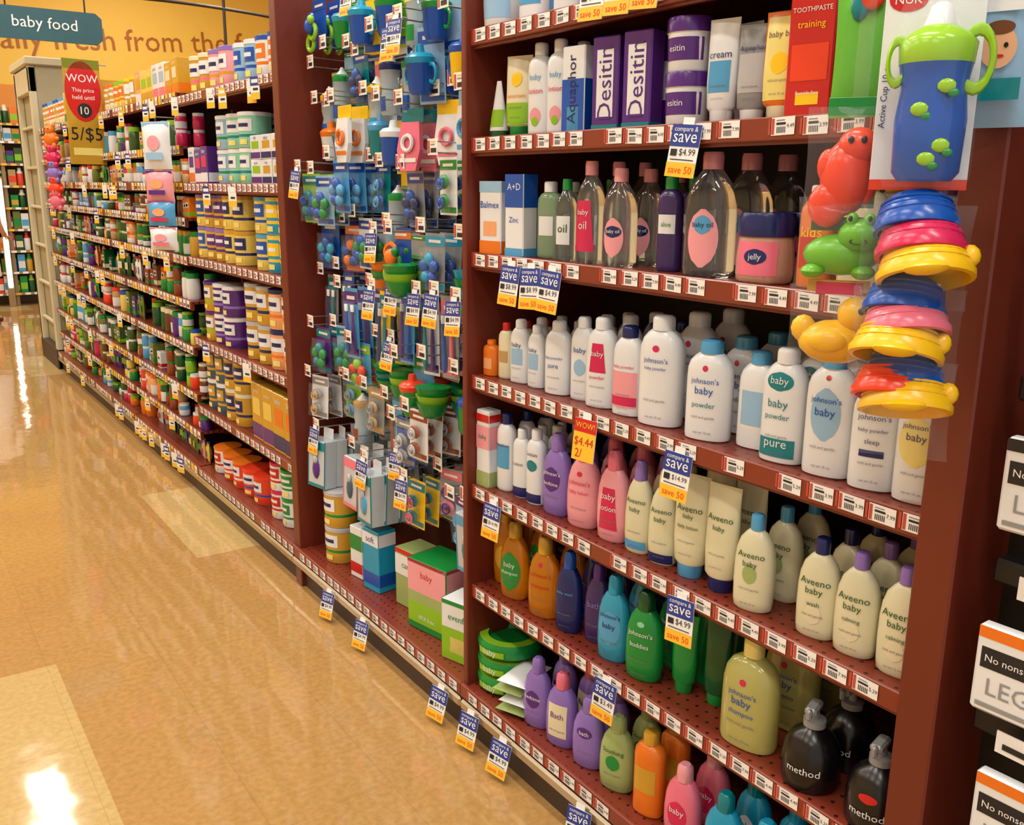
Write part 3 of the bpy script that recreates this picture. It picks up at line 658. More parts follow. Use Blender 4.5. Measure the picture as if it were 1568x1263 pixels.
def boxrow(name, y0, y1, z, w, h, d, cols, stack=1, x=D+.015):
    mb = MB(); y = y0+w/2+.005; i = 0
    while y < y1-w/2:
        b1, b2, b3 = cols[(i//2) % len(cols)]
        hh = h*random.choice([1,1,.93])
        for s_ in range(stack):
            mb.T = TT(x+d/2, y, z+.0004+s_*(hh+.001), random.uniform(-.03,.05))
            carton(mb, w, d, hh, c(b1), [(c(b2),.05,.3,.97),(c(b3),.45,.75,.7)], [])
            mb.text(random.choice(['baby','gentle','infant','soy','toddler']), w*.5, 0, hh*.86, flatmap(-d/2-.0014), c('white') if b1 != 'white' else c('blue'), maxh=hh*.15)
        y += w+.008; i += 1
    mk(name, mb)
canrow('formula_cans', 3.16, 3.66, 1.80, .055, .14, [('white','orange','blue'),('ltblue','blue','white'),('lav','gold','pink')], 1)
canrow('formula_cans', 3.68, 4.26, 1.80, .06, .15, [('ltpink','gold','lav'),('gold','pink','cream'),('peach','orange','white')], 1)
canrow('formula_tubs', 3.50, 3.98, 1.44, .062, .13, [('mint','teal','white'),('ltblue','green','white'),('slate','green','ltblue')], 2)
boxrow('formula_cartons', 3.14, 3.48, 1.44, .10, .085, .12, [('white','navy','gold'),('white','purple','lime'),('canyel','navy','white')], 2)
boxrow('formula_cartons', 3.99, 4.27, 1.44, .08, .15, .12, [('purple','white','hotpink'),('white','orange','purple')], 1)
canrow('formula_cans', 3.14, 3.62, 1.125, .056, .135, [('cyan','yellow','canyel'),('canyel','blue','sky')], 2)
canrow('formula_cans', 3.63, 4.27, 1.125, .056, .135, [('canyel','navy','gold'),('gold','purple','lav'),('canyel','blue','lav')], 2)
canrow('formula_cans', 3.14, 3.80, .765, .062, .15, [('peach','orange','navy'),('gold','navy','silver'),('canyel','teal','blue')], 2)
canrow('formula_cans', 3.82, 4.26, .765, .06, .13, [('purple','lav','white'),('gold','lime','purple'),('gold','teal','yellow')], 2, 1)
boxrow('formula_cartons', 3.14, 3.72, .445, .11, .23, .16, [('gold','navy','orange'),('gold','purple','canyel')], 1)
canrow('formula_cans', 3.74, 4.26, .445, .058, .14, [('gold','navy','cream'),('slate','gold','white'),('canyel','gold','gold')], 2, 1)
canrow('formula_cans', 2.83, 3.05, .15, .06, .13, [('gold','green','silver'),('cream','green','silver')], 2, 1)
canrow('formula_cans', 3.13, 3.55, .15, .055, .115, [('white','green','green'),('white','red','hotpink'),('ltpink','red','white')], 2, 1)
canrow('formula_cans', 3.56, 4.26, .15, .062, .12, [('redor','blue','redor'),('redor','white','orange'),('white','red','orange')], 1, 1)

# ------------------------------------------------------------------ Sections D baby food
jarc = [('orange','lime'),('green','lime'),('rust','green'),('gold','green'),('dkgreen','cream'),('peach','orange'),('purple','green'),('lime','green'),('tan','redor'),('canyel','blue'),('moss','white'),('green','gold'),('olive','canyel'),('moss','lime'),('brown','cream'),('white','green'),('sky','white'),('dkgreen','lime'),('olive','green'),('redor','white'),('white','sky'),('white','red'),('hotpink','white')]
def jar(mb, x, y, z, r, h, body, lid):
    mb.T = Matrix.Translation((x,y,z+.0004))
    mb.lathe([(r*.9,r*.9,0,body),(r,r,h*.08,c('white') if random.random()<.3 else body),(r,r,h*.5,body),(r*.95,r*.95,h*.75,body),(r*.85,r*.85,h*.8,lid),(r*.93,r*.93,h*.82,lid),(r*.93,r*.93,h,lid)], 10)
zz = ZD + [.15]
zz.sort(reverse=True)
for si, z in enumerate(zz):
    if si == 0: continue
    gap = zz[si-1]-z-.05
    mb = MB(); y = 4.33; mode = 0; run = 0
    while y < 7.98:
        if run <= 0:
            run = random.randint(2, 6); mode = random.random(); col = random.choice(jarc)
        run -= 1
        if random.random() < .6: col = random.choice(jarc)
        dx = random.choice([0,0,.01,.03,.06])
        if mode < .45:
            r = .027; h = min(gap*.48, .07)
            for s_ in range(random.choice([1,2,2])): jar(mb, D+.033+dx, y, z+s_*(h+.0005), r, h, c(col[0]), c(col[1]))
            y += .058
        elif mode < .7:
            r = .033; h = min(gap*.92, .12); jar(mb, D+.04+dx, y, z, r, h, c(col[0]), c(col[1])); y += .07
        elif mode < .85:   # standing food pouches
            h = min(gap*.92, .13); mb.T = TT(D+.04+dx, y+.01, z+.0004, random.uniform(-.2,.3))
            mb.pouch(0,0,h*.45,.06,h*.9,.028,c(col[0]),5); mb.quad(-.02,.02,h*.3,h*.6,flatmap(-.0155),c(col[1])); mb.lathe([(.007,.007,h*.86,c('white')),(.009,.009,h*.9,c(col[1])),(.008,.008,h,c(col[1]))],8)
            y += .064
        else:
            h = min(gap*.9, random.uniform(.08,.13)); w = .065
            mb.T = TT(D+.05+dx, y+.012, z+.0004); carton(mb, w, .06, h, c(col[0]), [(c(col[1]),.1,.3,.97),(c('white'),.5,.75,.7),(c('red'),.56,.68,.4)]); y += .07
    mk('baby_food_jars', mb)
boxrow('cereal_cartons', 4.32, 5.1, 1.82, .10, .15, .12, [('gold','orange','cream'),('white','pink','ltblue'),('canyel','gold','lime'),('peach','white','gold')], 1)
canrow('cereal_canisters', 5.12, 5.9, 1.82, .055, .14, [('gold','white','yellow'),('canyel','orange','lime'),('white','gold','orange')], 1, 1)
boxrow('cereal_cartons', 5.92, 7.0, 1.82, .09, .19, .12, [('gold','orange','yellow'),('white','sky','white'),('canyel','green','gold')], 1)
canrow('juice_bottles', 7.02, 7.95, 1.82, .05, .17, [('white','orange','sky'),('cream','gold','blue')], 1, 1)
mt = MB()
def tag2(x,y,z):
    mt.T = TT(x,y,z,.3)
    f = flatmap(0); g = flatmap(-.0007); w,h=.05,.075
    mt.cbox(0,.0012,-h/2,w,.0015,h,TAGW,.0003); mt.quad(-w/2,w/2,-h*.4,0,f,random.choice([TAGB,TAGW,TAGY])); mt.quad(-w/2,w/2,-h,-h*.7,f,TAGY); mt.quad(-w*.35,w*.35,-h*.28,-h*.12,g,TAGW); mt.quad(-w*.2,w*.35,-h*.6,-h*.5,g,INK)
for z in [1.80,1.44,.765]:
    for k in range(2): tag2(D-.014, 3.2+random.random()*1.0, z-.01)
for z in ZD+[.14]:
    for k in range(5 if z > .2 else 14): tag2(D-.014 if z > .2 else D-.04, 4.4+random.random()*3.4, z-.012)
for k in range(5): tag2(D-.014, 3.3+k*.5, 1.80)
mt.T = Matrix.Identity(4)
mk('sale_tags', mt)

# ------------------------------------------------------------------ clip strips, right front
def strip(mb, x, y, z0, z1):
    mb.T = Matrix.Identity(4); mb.box(x, x+.0015, y-.012, y+.012, z0, z1, FILM)
    mb.rod((x, y, z1), (D+.02, y, z1), .0025, WIRE)
turn = .55
mb = MB(); w, h = .112, .25
mb.cbox(0,.001,-h/2,w,.002,h,c('white'),.0006); f = flatmap(-.0008); g = flatmap(-.0014)
mb.disc(-.03,-.028,.022,.014,f,c('red')); mb.text('NUK',.03,-.03,-.028,g,TAGW)
mb.text('Active Cup 10 oz',.12,0,0,lambda a,b_:(-w*.42-b_,-.0016,-h*.55+a),c('navy'),maxh=.010)
mb.quad(-w*.5,w*.5,-h,-h*.95,f,c('redor'))
bl, lm = M('cup_blue',(8,85,190),rough=.15), M('cup_lime',(150,205,25),rough=.2)
mb.lathe([(.030,.030,-.240,bl),(.038,.038,-.23,bl),(.040,.040,-.17,bl),(.036,.036,-.135,bl),(.040,.040,-.11,bl),(.041,.041,-.108,lm),(.043,.043,-.085,lm),(.036,.036,-.076,lm),(.018,.018,-.066,c('white')),(.012,.012,-.045,c('white')),(.005,.005,-.040,c('white'))],24,2,.008,-.042)
mb.torus(.050,-.052,-.105,.024,.0055,lm,'y',16,8,.7,1.35); mb.torus(-.034,-.052,-.105,.02,.005,lm,'y',16,8,.5,1.2)
for a,b_ in ((-.012,-.16),(.014,-.20),(.0,-.215),(.014,-.135)):
    mb.sph(.008+a,-.080,b_,.010,.003,.008,lm,8,5); mb.sph(.016+a,-.080,b_-.008,.006,.003,.005,c('green'),8,5)
mb.lathe([(.046,.044,-.247,BLIS),(.050,.050,-.235,BLIS),(.050,.050,-.07,BLIS),(.042,.042,-.04,BLIS),(.02,.02,-.015,BLIS)],20,2.2,.008,-.042)
mk('sippy_cup_pack', mb, (1.09,.70,1.69), R90+turn)
M('duckyel',(242,190,22),rough=.28)
def bathpack(x,y,z,cols,dz=.030):
    mb = MB()
    for i, cc in enumerate(cols):
        q = c(cc); zz_ = -.014-i*dz
        mb.T = Matrix.Translation((random.uniform(-.007,.007),0,0)) @ Matrix.Rotation(-.38,4,'X') @ Matrix.Rotation(random.uniform(-.2,.2),4,'Y')
        r = .045+.003*i
        mb.lathe([(r*.35,r*.35,zz_+.036,q),(r*.72,r*.72,zz_+.031,q),(r*.95,r*.95,zz_+.016,q),(r*1.03,r*1.03,zz_+.002,q),(r*1.10,r*1.06,zz_-.003,q),(r*1.09,r*1.05,zz_-.011,q),(r*.97,r*.95,zz_-.012,q),(r*.85,r*.85,zz_+.004,q)],28,2,0,-.05)
        for k in range(3): mb.torus(0,-.05,zz_+.008+k*.007,r*(.985-.05*k),.0018,q,'z',24,6)
        if i == 2:
            mb.sph(0,-.05-r*1.0,zz_-.012,r*.5,.012,.008,q,12,6); mb.sph(r*.95,-.06,zz_+.012,.012,.010,.014,q,10,6)
    mb.T = Matrix.Identity(4); mb.pouch(0,-.05,-.035,.13,.125,.12,FILM,8)
    mb.cbox(0,-.045,.024,.07,.002,.02,c('white'),.0005)
    return mk('bath_toy_pack', mb, (x,y,z), R90+turn)
bathpack(1.10,.70,1.395,['blue','hotpink','duckyel'])
bathpack(1.10,.70,1.295,['blue','pink','duckyel'],.028)
bathpack(1.10,.70,1.205,['blue','redor','duckyel'],.016)
mb = MB(); q = c('redor')
mb.sph(0,-.03,-.045,.034,.026,.050,q); mb.sph(.012,-.034,-.005,.026,.022,.024,q); mb.sph(-.02,-.036,-.080,.026,.016,.030,q); mb.sph(.026,-.03,-.05,.014,.012,.034,q); mb.sph(-.024,-.034,-.03,.014,.010,.022,q)
mb.sph(.004,-.055,.002,.004,.003,.005,c('black'),8,5); mb.sph(.02,-.055,.002,.004,.003,.005,c('black'),8,5)
mb.pouch(0,-.03,-.035,.11,.16,.07,FILM,8); mb.cbox(0,-.03,.045,.06,.002,.022,c('green'),.0005); mb.cbox(.0,-.028,-.105,.08,.002,.018,c('moss'),.0005)
mk('bath_squirt_toy', mb, (1.11,.815,1.50), R90+turn)
mb = MB(); q2 = M('frog_green',(105,185,35),rough=.28)
mb.sph(0,-.03,-.02,.050,.03,.028,q2); mb.sph(.022,-.045,.006,.028,.024,.022,q2); mb.sph(.012,-.054,.027,.008,.008,.009,q2,10,6); mb.sph(.033,-.054,.027,.008,.008,.009,q2,10,6)
mb.sph(.010,-.061,.028,.003,.003,.004,c('black'),8,5); mb.sph(.034,-.061,.028,.003,.003,.004,c('black'),8,5)
for a in (-.034,.03): mb.sph(a,-.045,-.042,.016,.016,.010,q2,10,6)
mb.torus(.022,-.066,-.001,.010,.0015,c('dkgreen'),'y',12,5,1,.4)
mb.pouch(0,-.035,-.005,.12,.12,.08,FILM,8); mb.cbox(0,-.035,-.062,.08,.003,.016,c('gold'),.0005); mb.cbox(0,-.033,.05,.07,.002,.018,c('moss'),.0005)
mk('bath_squirt_toy', mb, (1.11,.812,1.375), R90+turn)
mb = MB(); q = M('duckyel')
mb.sph(0,-.03,-.028,.050,.034,.030,q); mb.sph(-.043,-.03,-.012,.017,.013,.019,q,10,6); mb.sph(.026,-.036,.012,.026,.024,.024,q); mb.sph(.052,-.046,.008,.014,.011,.005,c('orange'),10,6)
mb.sph(.032,-.058,.018,.004,.003,.005,c('black'),8,5); mb.sph(-.008,-.062,-.024,.026,.008,.015,q,10,6)
mb.pouch(0,-.034,-.006,.13,.11,.085,FILM,8); mb.cbox(0,-.035,.045,.06,.003,.016,c('hotpink'),.0005)
mk('rubber_duck_pack', mb, (1.11,.81,1.265), R90+turn)
mb = MB(); mb.pouch(0,-.01,-.09,.08,.17,.03,M('green_pack',(105,190,70),rough=.12,alpha=.85)); mb.cbox(0,.004,-.01,.08,.002,.05,c('moss'),.0005)
mb.sph(.01,-.028,-.02,.018,.008,.022,c('redor')); mb.sph(.018,-.034,-.012,.005,.003,.005,c('white'),8,5); mb.sph(.028,-.03,-.02,.010,.005,.005,c('yellow'),8,5); mb.sph(-.006,-.026,-.035,.012,.006,.02,c('teal'),8,5)
mk('bath_toy_pack', mb, (1.15,.835,1.71), R90+.4)
mb = MB(); strip(mb, 1.105, .70, 1.16, 1.745); strip(mb, 1.12, .815, 1.20, 1.745)
mk('clip_strips', mb)

# ------------------------------------------------------------------ hosiery section right
mb = MB()
BLK = M('black_fixture',(20,18,20),rough=.5)
mb.box(D+.12, D+.14, -.5, .64, 0, 2.06, BLK); mb.box(D-.02, D+.12, -.5, .64, 0, .12, BLK)
for z in (1.36, 1.19, .935, .71, .46): mb.cbox(D+.04, .06, z, .03, 1.10, .035, BLK, .004)
for z in (1.19,.935,.71):
    for y in (.50,.25): mb.rod((D+.12,y,z),(D-.0,y,z+.01),.003,WIRE)
    mb.box(D-.004,D-.002,.50,.56,z-.018,z+.014,TAGW); mb.box(D-.0055,D-.004,.51,.55,z-.01,z-.002,INK)
mk('hosiery_display_rack', mb)
def hosiery(y, z):
    mb = MB(); w, h, d = .20, .125, .022
    mb.cbox(0,0,-h/2,w,d,h,c('white'),.004); f = flatmap(-d/2-.0006); g = flatmap(-d/2-.0012)
    mb.quad(-w/2*.98,w/2*.98,-h*.14,-h*.01,f,c('orange') if z < 1 else INK); mb.quad(-w*.46,-w*.02,-h*.48,-h*.24,f,INK); mb.text('No nonsense',w*.38,-w*.24,-h*.36,g,TAGW)
    mb.text('LEGGINGS',w*.8,0,-h*.68,g,c('grey')); mb.quad(w*.2,w*.3,-h*.95,-h*.3,g,INK); mb.quad(w*.32,w*.4,-h*.95,-h*.4,g,INK)
    mb.quad(-w*.46,-w*.1,-h*.93,-h*.88,g,c('grey'))
    mb.box(-.02,.02,-.001,.001,0,.03,BLK)
    mk('leggings_pack', mb, (D-.006, y, z), R90+.06)
for z in (1.135,.875,.665,.42):
    for y in ({1.135:.492,.875:.495,.665:.472,.42:.46}[z], .25): hosiery(y, z)
# ------------------------------------------------------------------ clip strip cotton bags & plush
mb = MB()
for z, hh, cc, c2 in ((1.60,.20,'white','ltblue'),(1.43,.13,'ltpink','purple'),(1.31,.11,'sky','hotpink'),(1.20,.10,'white','pink')):
    mb.T = TT(1.12,4.38,z,.75)
    mb.pouch(0,0,0,.14,hh,.05,c(cc)); f = flatmap(-.0288); mb.quad(-.04,.04,-hh*.3,-hh*.15,f,c(c2)); mb.disc(0,hh*.05,.03,hh*.16,f,c('peach') if cc!='white' else c('ltpink')); mb.quad(-.065,.065,hh*.4,hh*.49,flatmap(-.006),c(c2))
strip(mb, 1.12, 4.38, 1.15, 1.72)
mk('cotton_pack_strip', mb)
mb = MB()
for i,(cc,z) in enumerate((('orange',1.72),('hotpink',1.60),('lav',1.50),('redor',1.40),('pink',1.32))):
    mb.T = TT(1.12,7.0,z,.7); q=c(cc)
    mb.sph(0,0,0,.05,.04,.05,q); mb.sph(0,-.01,.055,.035,.03,.032,q); mb.sph(-.025,0,.085,.013,.01,.016,q,8,5); mb.sph(.025,0,.085,.013,.01,.016,q,8,5)
    for s_ in (-1,1): mb.sph(s_*.05,-.01,.0,.02,.015,.015,q,8,5); mb.sph(s_*.03,-.015,-.045,.018,.016,.02,q,8,5)
    mb.sph(-.012,-.038,.06,.004,.003,.005,c('black'),6,4); mb.sph(.012,-.038,.06,.004,.003,.005,c('black'),6,4)
strip(mb, 1.14, 7.0, 1.28, 1.82)
mk('plush_toy_strip', mb)
mb = MB(); w,h=.20,.56
YS = M('sign_mustard',(190,150,42),rough=.4)
mb.cbox(0,0,-h/2,w,.004,h,YS,.001); f=flatmap(-.0028); g=flatmap(-.0036)
mb.disc(0,-.17,.098,.16,f,c('red'),28); mb.text('WOW',.17,0,-.10,g,TAGW); mb.text('This price',.12,0,-.165,g,TAGW); mb.text('held until',.12,0,-.20,g,TAGW)
mb.disc(0,-.27,.04,.04,g,INK); mb.text('10',.045,0,-.27,flatmap(-.0042),TAGW); mb.text('5/$5',.17,0,-.40,g,INK); mb.quad(-.08,.08,-.51,-.47,g,c('ltyellow'))
mb.quad(-w/2,w/2,-.05,0,f,M('sign_olive',(120,130,30)))
mb.rod((0,.003,-.02),(.14,.003,-.02),.004,WIRE)
mk('sale_sign', mb, (1.12,5.85,2.10), .18)

# ------------------------------------------------------------------ beige end cabinet
mb = MB(); y0,y1 = 8.02,8.78
mb.box(D+.02,D+.45,y0,y1,.0,2.28,M('beige_panel',(168,156,124),rough=.5))
for y in (y0+.03,y1-.05): mb.cbox(D-.005,y,1.14,.05,.06,2.28,BEIGE,.006)
mb.cbox(D+.2,(y0+y1)/2,2.31,.50,y1-y0+.04,.06,BEIGE,.008); mb.cbox(D-.005,(y0+y1)/2,2.18,.05,y1-y0,.18,BEIGE,.006)
mb.cbox(D-.005,(y0+y1)/2,.08,.06,y1-y0,.16,KICK,.005)
for k in range(6): mb.cbox(D-.0,(y0+y1)/2,.35+k*.3,.03,y1-y0-.1,.02,BEIGE,.003)
mb.box(D-.035,D-.03,y1-.06,y1-.05,.1,2.2,KICK)
mk('end_cabinet', mb)
mb = MB(); FSB = M('far_shelf_tan',(150,125,90),rough=.5)
mb.box(-2.5,2.8,13.0,13.03,0,2.3,FSB)
for x in (-2.5,-1.2,.1,1.47,2.78): mb.cbox(x,12.8,1.15,.04,.42,2.3,FSB,.005)
zs=[.15,.40,.65,.90,1.15,1.40,1.65,1.90,2.1]
for z in zs: mb.box(-2.5,2.8,12.58,13.0,z-.02,z,FSB); mb.box(-2.5,2.8,12.575,12.58,z-.025,z+.002,FSB)
ml = MB()
for z in zs:
    x=-2.45
    while x<2.7: ml.box(x,x+.06,12.57,12.575,z-.024,z+.001,random.choice([TAGW,TAGY,TAGW])); x+=.1
FS = mk('shelving_unit', mb); mk('shelf_price_labels', ml, parent=FS)
mb = MB()
for z in zs:
    x=-2.4
    while x<2.7:
        col=random.choice(jarc); mb.T=Matrix.Translation((x,12.66,z+.0005))
        if random.random()<.5: carton(mb,.08,.08,random.uniform(.14,.21),c(col[0]),[(c(col[1]),.2,.6,.9)])
        else: mb.lathe([(.033,.033,0,c(col[0])),(.037,.037,.02,c(col[0])),(.037,.037,.14,c(col[1])),(.02,.02,.18,c(col[1])),(.02,.02,.2,c('white')),(.015,.015,.205,c('white'))],10)
        x+=.086
mk('grocery_packages', mb)
mb = MB(); mb.cbox(1.40,12.50,.85,.05,.03,1.25,M('streak_glow',(255,246,225),emit=5),.01); mb.cbox(1.40,12.525,.85,.07,.02,1.3,FSB,.004); mb.cbox(1.40,12.52,.11,.07,.05,.22,FSB,.004)  # glowing strip on a post, added to throw a bright streak on the floor
mk('added_glow_strip', mb)

# ------------------------------------------------------------------ room
X0,X1,Y0,Y1,H = -5.0, 8.0, -2.5, 14.0, 4.5
def floor_mat(name, col, var):
    m = bpy.data.materials.new(name); m.use_nodes=True; nt=m.node_tree; b=nt.nodes['Principled BSDF']; L=nt.links.new
    tc=nt.nodes.new('ShaderNodeTexCoord'); n=nt.nodes.new('ShaderNodeTexNoise'); n.inputs['Scale'].default_value=55; n.inputs['Detail'].default_value=6
    n2=nt.nodes.new('ShaderNodeTexNoise'); n2.inputs['Scale'].default_value=1.3
    br=nt.nodes.new('ShaderNodeTexBrick'); br.offset=0; br.inputs['Scale'].default_value=1; br.inputs['Mortar Size'].default_value=.0014; br.inputs['Brick Width'].default_value=.3048; br.inputs['Row Height'].default_value=.3048
    br.inputs['Color1'].default_value=(1,1,1,1); br.inputs['Color2'].default_value=(.97,.97,.96,1); br.inputs['Mortar'].default_value=(.86,.84,.81,1)
    r=nt.nodes.new('ShaderNodeValToRGB'); a=lin(col); bb=lin(var); r.color_ramp.elements[0].position=.35; r.color_ramp.elements[1].position=.65; r.color_ramp.elements[0].color=bb; r.color_ramp.elements[1].color=a
    mx=nt.nodes.new('ShaderNodeMixRGB'); mx.blend_type='MULTIPLY'; mx.inputs[0].default_value=1
    L(tc.outputs['Object'],n.inputs['Vector']); L(tc.outputs['Object'],n2.inputs['Vector']); L(tc.outputs['Object'],br.inputs['Vector']); L(n.outputs['Fac'],r.inputs[0]); L(r.outputs[0],mx.inputs[1]); L(br.outputs['Color'],mx.inputs[2]); L(mx.outputs[0],b.inputs['Base Color'])
    mr=nt.nodes.new('ShaderNodeMapRange'); mr.inputs['To Min'].default_value=.04; mr.inputs['To Max'].default_value=.09; L(n2.outputs['Fac'],mr.inputs[0]); L(mr.outputs[0],b.inputs['Roughness'])
    n3=nt.nodes.new('ShaderNodeTexNoise'); n3.inputs['Scale'].default_value=5; n3.inputs['Detail'].default_value=2
    L(tc.outputs['Object'],n3.inputs['Vector']); bp=nt.nodes.new('ShaderNodeBump'); bp.inputs['Strength'].default_value=.09; bp.inputs['Distance'].default_value=.02; L(n3.outputs['Fac'],bp.inputs['Height']); L(bp.outputs[0],b.inputs['Normal'])
    b.inputs['Specular IOR Level'].default_value=.7
    return m
FT=floor_mat('vinyl_tile_tan',(186,144,88),(172,131,78)); FA=floor_mat('vinyl_tile_cream',(202,172,116),(190,160,105))
mb=MB()
gx=[.94+.3048*i for i in range(-20,24)]; gy=[3.55+.3048*i for i in range(-20,35)]
gx=[X0]+[g for g in gx if X0<g<X1]+[X1]; gy=[Y0]+[g for g in gy if Y0<g<Y1]+[Y1]
def accent(x,y):
    i=round((x-.94-.152)/.3048); j=round((y-3.55-.152)/.3048)
    if i in (0,1) and (j%14) in (0,1,2): return True
    if i in (-3,-4,-5) and ((j+5)%14) in (0,1,2): return True
    return False
for i in range(len(gx)-1):
    for j in range(len(gy)-1):
        m_ = FA if accent((gx[i]+gx[i+1])/2,(gy[j]+gy[j+1])/2) else FT
        mb.add([(gx[i],gy[j],0),(gx[i+1],gy[j],0),(gx[i+1],gy[j+1],0),(gx[i],gy[j+1],0)],[(0,1,2,3)],m_,flat=True)
mk('floor', mb, (0,0,0))
WY=M('wall_yellow',(252,205,85),rough=.6,noise=.12,nscale=.6); WO=M('wall_orange',(235,150,65),rough=.6); WC=M('wall_cream',(232,212,168),rough=.7); CE=M('ceiling_white',(225,218,200),rough=.8)
mb=MB(); mb.box(X0,X1,Y1,Y1+.1,2.65,H,WY); mb.box(X0,X1,Y1,Y1+.1,0,2.65,WO); mk('wall_back',mb)
mb=MB(); mb.box(X0-.1,X0,Y0,Y1,0,H,WC); mk('wall_left',mb)
mb=MB(); mb.box(X1,X1+.1,Y0,Y1,0,H,WC); mk('wall_right',mb)
mb=MB(); mb.box(X0,X1,Y0,Y1,H,H+.1,CE); mk('ceiling',mb)
mb=MB(); mb.text('naturally fresh from the farm',4.55,3.2,3.26,lambda a,b_:(a,Y1-.01,b_),M('lettering_orange',(180,100,32)),tilt=.06)
mk('wall_lettering',mb)
TEAL=M('sign_teal',(42,86,98),rough=.45); DK=M('dark_rod',(50,35,28),rough=.4)
mb=MB(); sy=7.5
pts=[(-.37,-.07),(-.33,-.105),(.33,-.105),(.37,-.07),(.37,.07),(.33,.105),(-.33,.105),(-.37,.07)]
cx,cz=1.235,2.495
vs=[(cx+a,sy,cz+b_) for a,b_ in pts]+[(cx+a,sy+.02,cz+b_) for a,b_ in pts]
mb.add(vs,[tuple(range(8)),tuple(range(15,7,-1))]+[(i,(i+1)%8,8+(i+1)%8,8+i) for i in range(8)],TEAL)
mb.text('baby food',.41,cx,cz,lambda a,b_:(a,sy-.003,b_),TAGW)
for i in range(14):
    t0,t1=i/14,(i+1)/14; fz=lambda t:2.64+.10*math.sin(math.pi*t); mb.rod((.5+3.1*t0,sy+.01,fz(t0)),(.5+3.1*t1,sy+.01,fz(t1)),.012,DK)
for x in (1.0,1.5): mb.rod((x,sy+.01,2.59),(x,sy+.01,2.70),.006,DK)
mb.rod((1.27,sy+.01,2.69),(1.27,sy+.01,H),.008,DK); mb.rod((2.49,sy+.01,2.45),(2.49,sy+.01,H),.012,DK); mb.torus(2.49,sy+.01,2.42,.03,.006,DK)
mk('aisle_sign',mb)
mb=MB(); sy=5.2; cx,cz=2.75,2.49
mb.cbox(cx,sy,cz,.7,.02,.22,TEAL,.006); mb.text('juice & fun',.4,cx,cz,lambda a,b_:(a,sy-.012,b_),TAGW); mb.rod((cx,sy,cz+.1),(cx,sy,H),.008,DK)
mk('aisle_sign',mb)

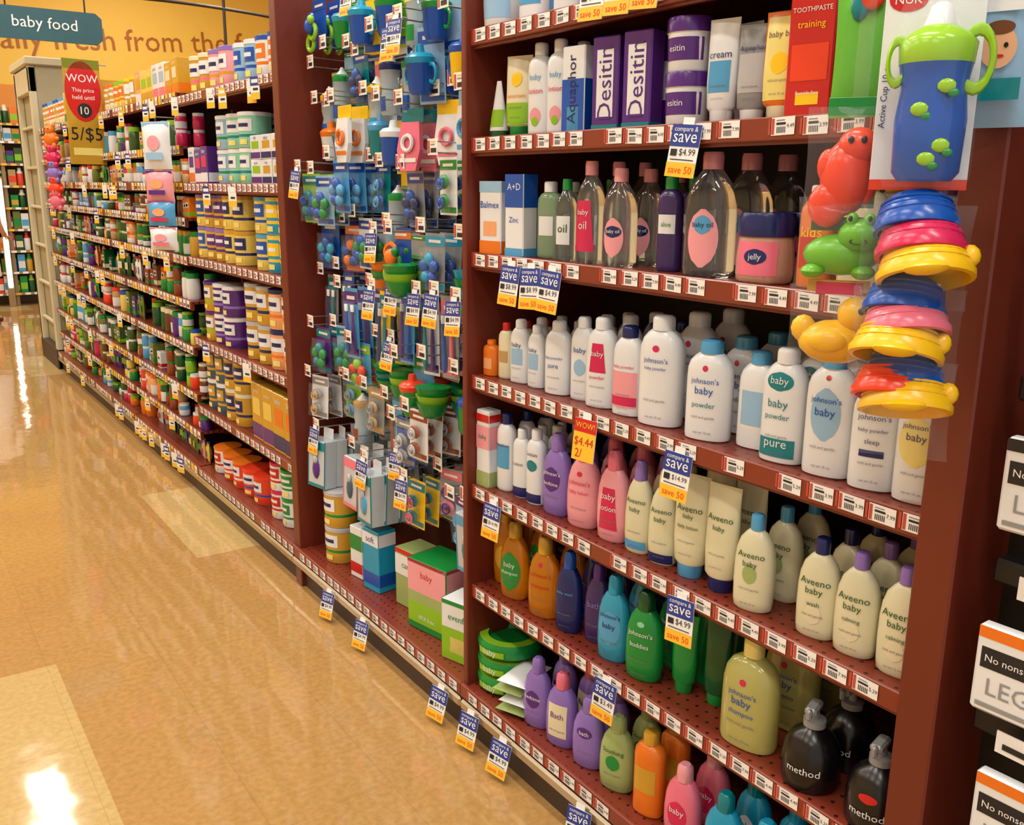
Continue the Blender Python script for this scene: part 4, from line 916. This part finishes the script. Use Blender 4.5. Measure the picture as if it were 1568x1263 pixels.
# ------------------------------------------------------------------ shopper far left edge
def person():
    me=bpy.data.meshes.new('shopper'); P=[];E=[];Rr=[]
    def n(p,r,par=None):
        P.append(p);Rr.append(r)
        if par is not None:E.append((par,len(P)-1))
        return len(P)-1
    pel=n((0,0,.92),(.15,.12)); w_=n((0,0,1.08),(.13,.10),pel); ch=n((0,0,1.28),(.165,.11),w_); nk=n((0,0,1.42),(.06,.06),ch); hd=n((0,-.01,1.49),(.055,.06),nk); h2=n((0,-.02,1.56),(.08,.095),hd); h3=n((0,-.01,1.64),(.07,.08),h2)
    for s in (-1,1):
        hp=n((s*.09,0,.86),(.09,.09),pel); kn=n((s*.10,-.02,.48),(.055,.058),hp); an=n((s*.10,.02,.09),(.036,.04),kn); ft=n((s*.11,-.11,.04),(.035,.028),an)
        sh=n((s*.17,0,1.36),(.05,.05),ch); el=n((s*.22,.02,1.10),(.038,.038),sh); wr=n((s*.22,-.12,.93),(.025,.025),el); hn=n((s*.21,-.19,.90),(.032,.018),wr)
    me.from_pydata(P,E,[]); ob=bpy.data.objects.new('shopper',me); scene.collection.objects.link(ob)
    sk=ob.modifiers.new('skin','SKIN'); ob.modifiers.new('sub','SUBSURF').levels=2
    for i,r in enumerate(Rr): me.skin_vertices[0].data[i].radius=r
    me.skin_vertices[0].data[0].use_root=True
    bpy.context.view_layer.update(); dg=bpy.context.evaluated_depsgraph_get(); m2=bpy.data.meshes.new_from_object(ob.evaluated_get(dg)); bpy.data.objects.remove(ob)
    ob=bpy.data.objects.new('shopper',m2); scene.collection.objects.link(ob)
    SK=M('skin',(205,150,115),rough=.5); m2.materials.clear()
    for q in (SK,M('white_shirt',(235,232,225),rough=.8),M('dark_hair',(50,32,22),rough=.6),M('shoe',(60,50,45))): m2.materials.append(q)
    for p in m2.polygons:
        p.use_smooth=True; z=p.center.z; x=abs(p.center.x); y=p.center.y
        p.material_index=3 if z<.07 else 2 if (z>1.62 or (z>1.46 and y>.0 and x<.12)) else 1 if (.70<z<1.43 and not (x>.19 and z<1.12)) else 0
    mb=MB(); mb.lathe([(.20,.17,.50,c('white')),(.19,.155,.75,c('white')),(.16,.13,.95,c('white')),(.135,.11,1.05,c('white'))],24)
    sk_=mk('skirt',mb,(0,0,0)); sk_.parent=ob
    mb=MB()
    for s in (-1,1):
        for k in range(4):
            bx=s*.21+(-.022+k*.014); L_=[.05,.06,.056,.045][k]
            mb.rod((bx,-.20,.895),(bx,-.20-L_*.5,.885),.008,SK); mb.rod((bx,-.20-L_*.5,.885),(bx,-.20-L_*.8,.86),.007,SK)
        mb.rod((s*.19,-.17,.9),(s*.165,-.21,.885),.009,SK)
        mb.sph(s*.03,-.112,1.575,.009,.005,.006,c('black'),8,5); mb.sph(s*.085,-.01,1.565,.012,.02,.03,SK,8,5)
    mb.sph(0,-.12,1.55,.012,.016,.02,SK,8,5); mb.sph(0,-.11,1.515,.022,.006,.006,c('red'),8,5)
    q=mk('face_and_fingers',mb,(0,0,0)); q.parent=ob
    ob.location=(.965,11.0,0); ob.rotation_euler=(0,0,2.6)
person()

# ------------------------------------------------------------------ lights
FIX=M('fixture_white',(230,230,228),rough=.5); TUBE=M('tube_glow',(255,250,238),emit=6)
EN={-2.8:24,-.95:36,.82:40,3.2:38}
for x in EN:
    for y in (-1.0,1.4,3.8,6.2,8.9,11.8):
        if (x>2 and y<0) or (x==.82 and y>11): continue
        mb=MB(); mb.cbox(x,y,H-.05,.34,1.5,.09,FIX,.01); mb.rod((x-.08,y-.7,H-.11),(x-.08,y+.7,H-.11),.016,TUBE); mb.rod((x+.08,y-.7,H-.11),(x+.08,y+.7,H-.11),.016,TUBE)
        mk('fluorescent_fixture',mb)
        ld=bpy.data.lights.new('tube_light','AREA'); ld.shape='RECTANGLE'; ld.size=.3; ld.size_y=1.4; ld.energy=EN[x]*(1.7 if y>11 else 1); ld.color=(1,.95,.85)
        lo=bpy.data.objects.new('tube_light',ld); scene.collection.objects.link(lo); lo.location=(x,y,H-.15)
wd=bpy.data.worlds.new('World'); scene.world=wd; wd.use_nodes=True
wd.node_tree.nodes['Background'].inputs[0].default_value=(1,.97,.92,1); wd.node_tree.nodes['Background'].inputs[1].default_value=.68
# ------------------------------------------------------------------ camera
yaw,pit,rol=math.radians(34.58),math.radians(13.6),math.radians(.5)
F=Vector((math.sin(yaw)*math.cos(pit),math.cos(yaw)*math.cos(pit),-math.sin(pit)))
R=Vector((math.cos(yaw),-math.sin(yaw),0)); U=R.cross(F)
R2=R*math.cos(rol)+U*math.sin(rol); U2=U*math.cos(rol)-R*math.sin(rol)
cam=bpy.data.cameras.new('camera'); cam.sensor_width=36; cam.lens=36*1430/1568; cam.clip_start=.02
co=bpy.data.objects.new('camera',cam); scene.collection.objects.link(co)
mt4=Matrix((R2,U2,-F)).transposed().to_4x4(); mt4.translation=(0,0,CAMH); co.matrix_world=mt4
scene.camera=co
scene.view_settings.view_transform='Standard'
scene.view_settings.exposure=0.0
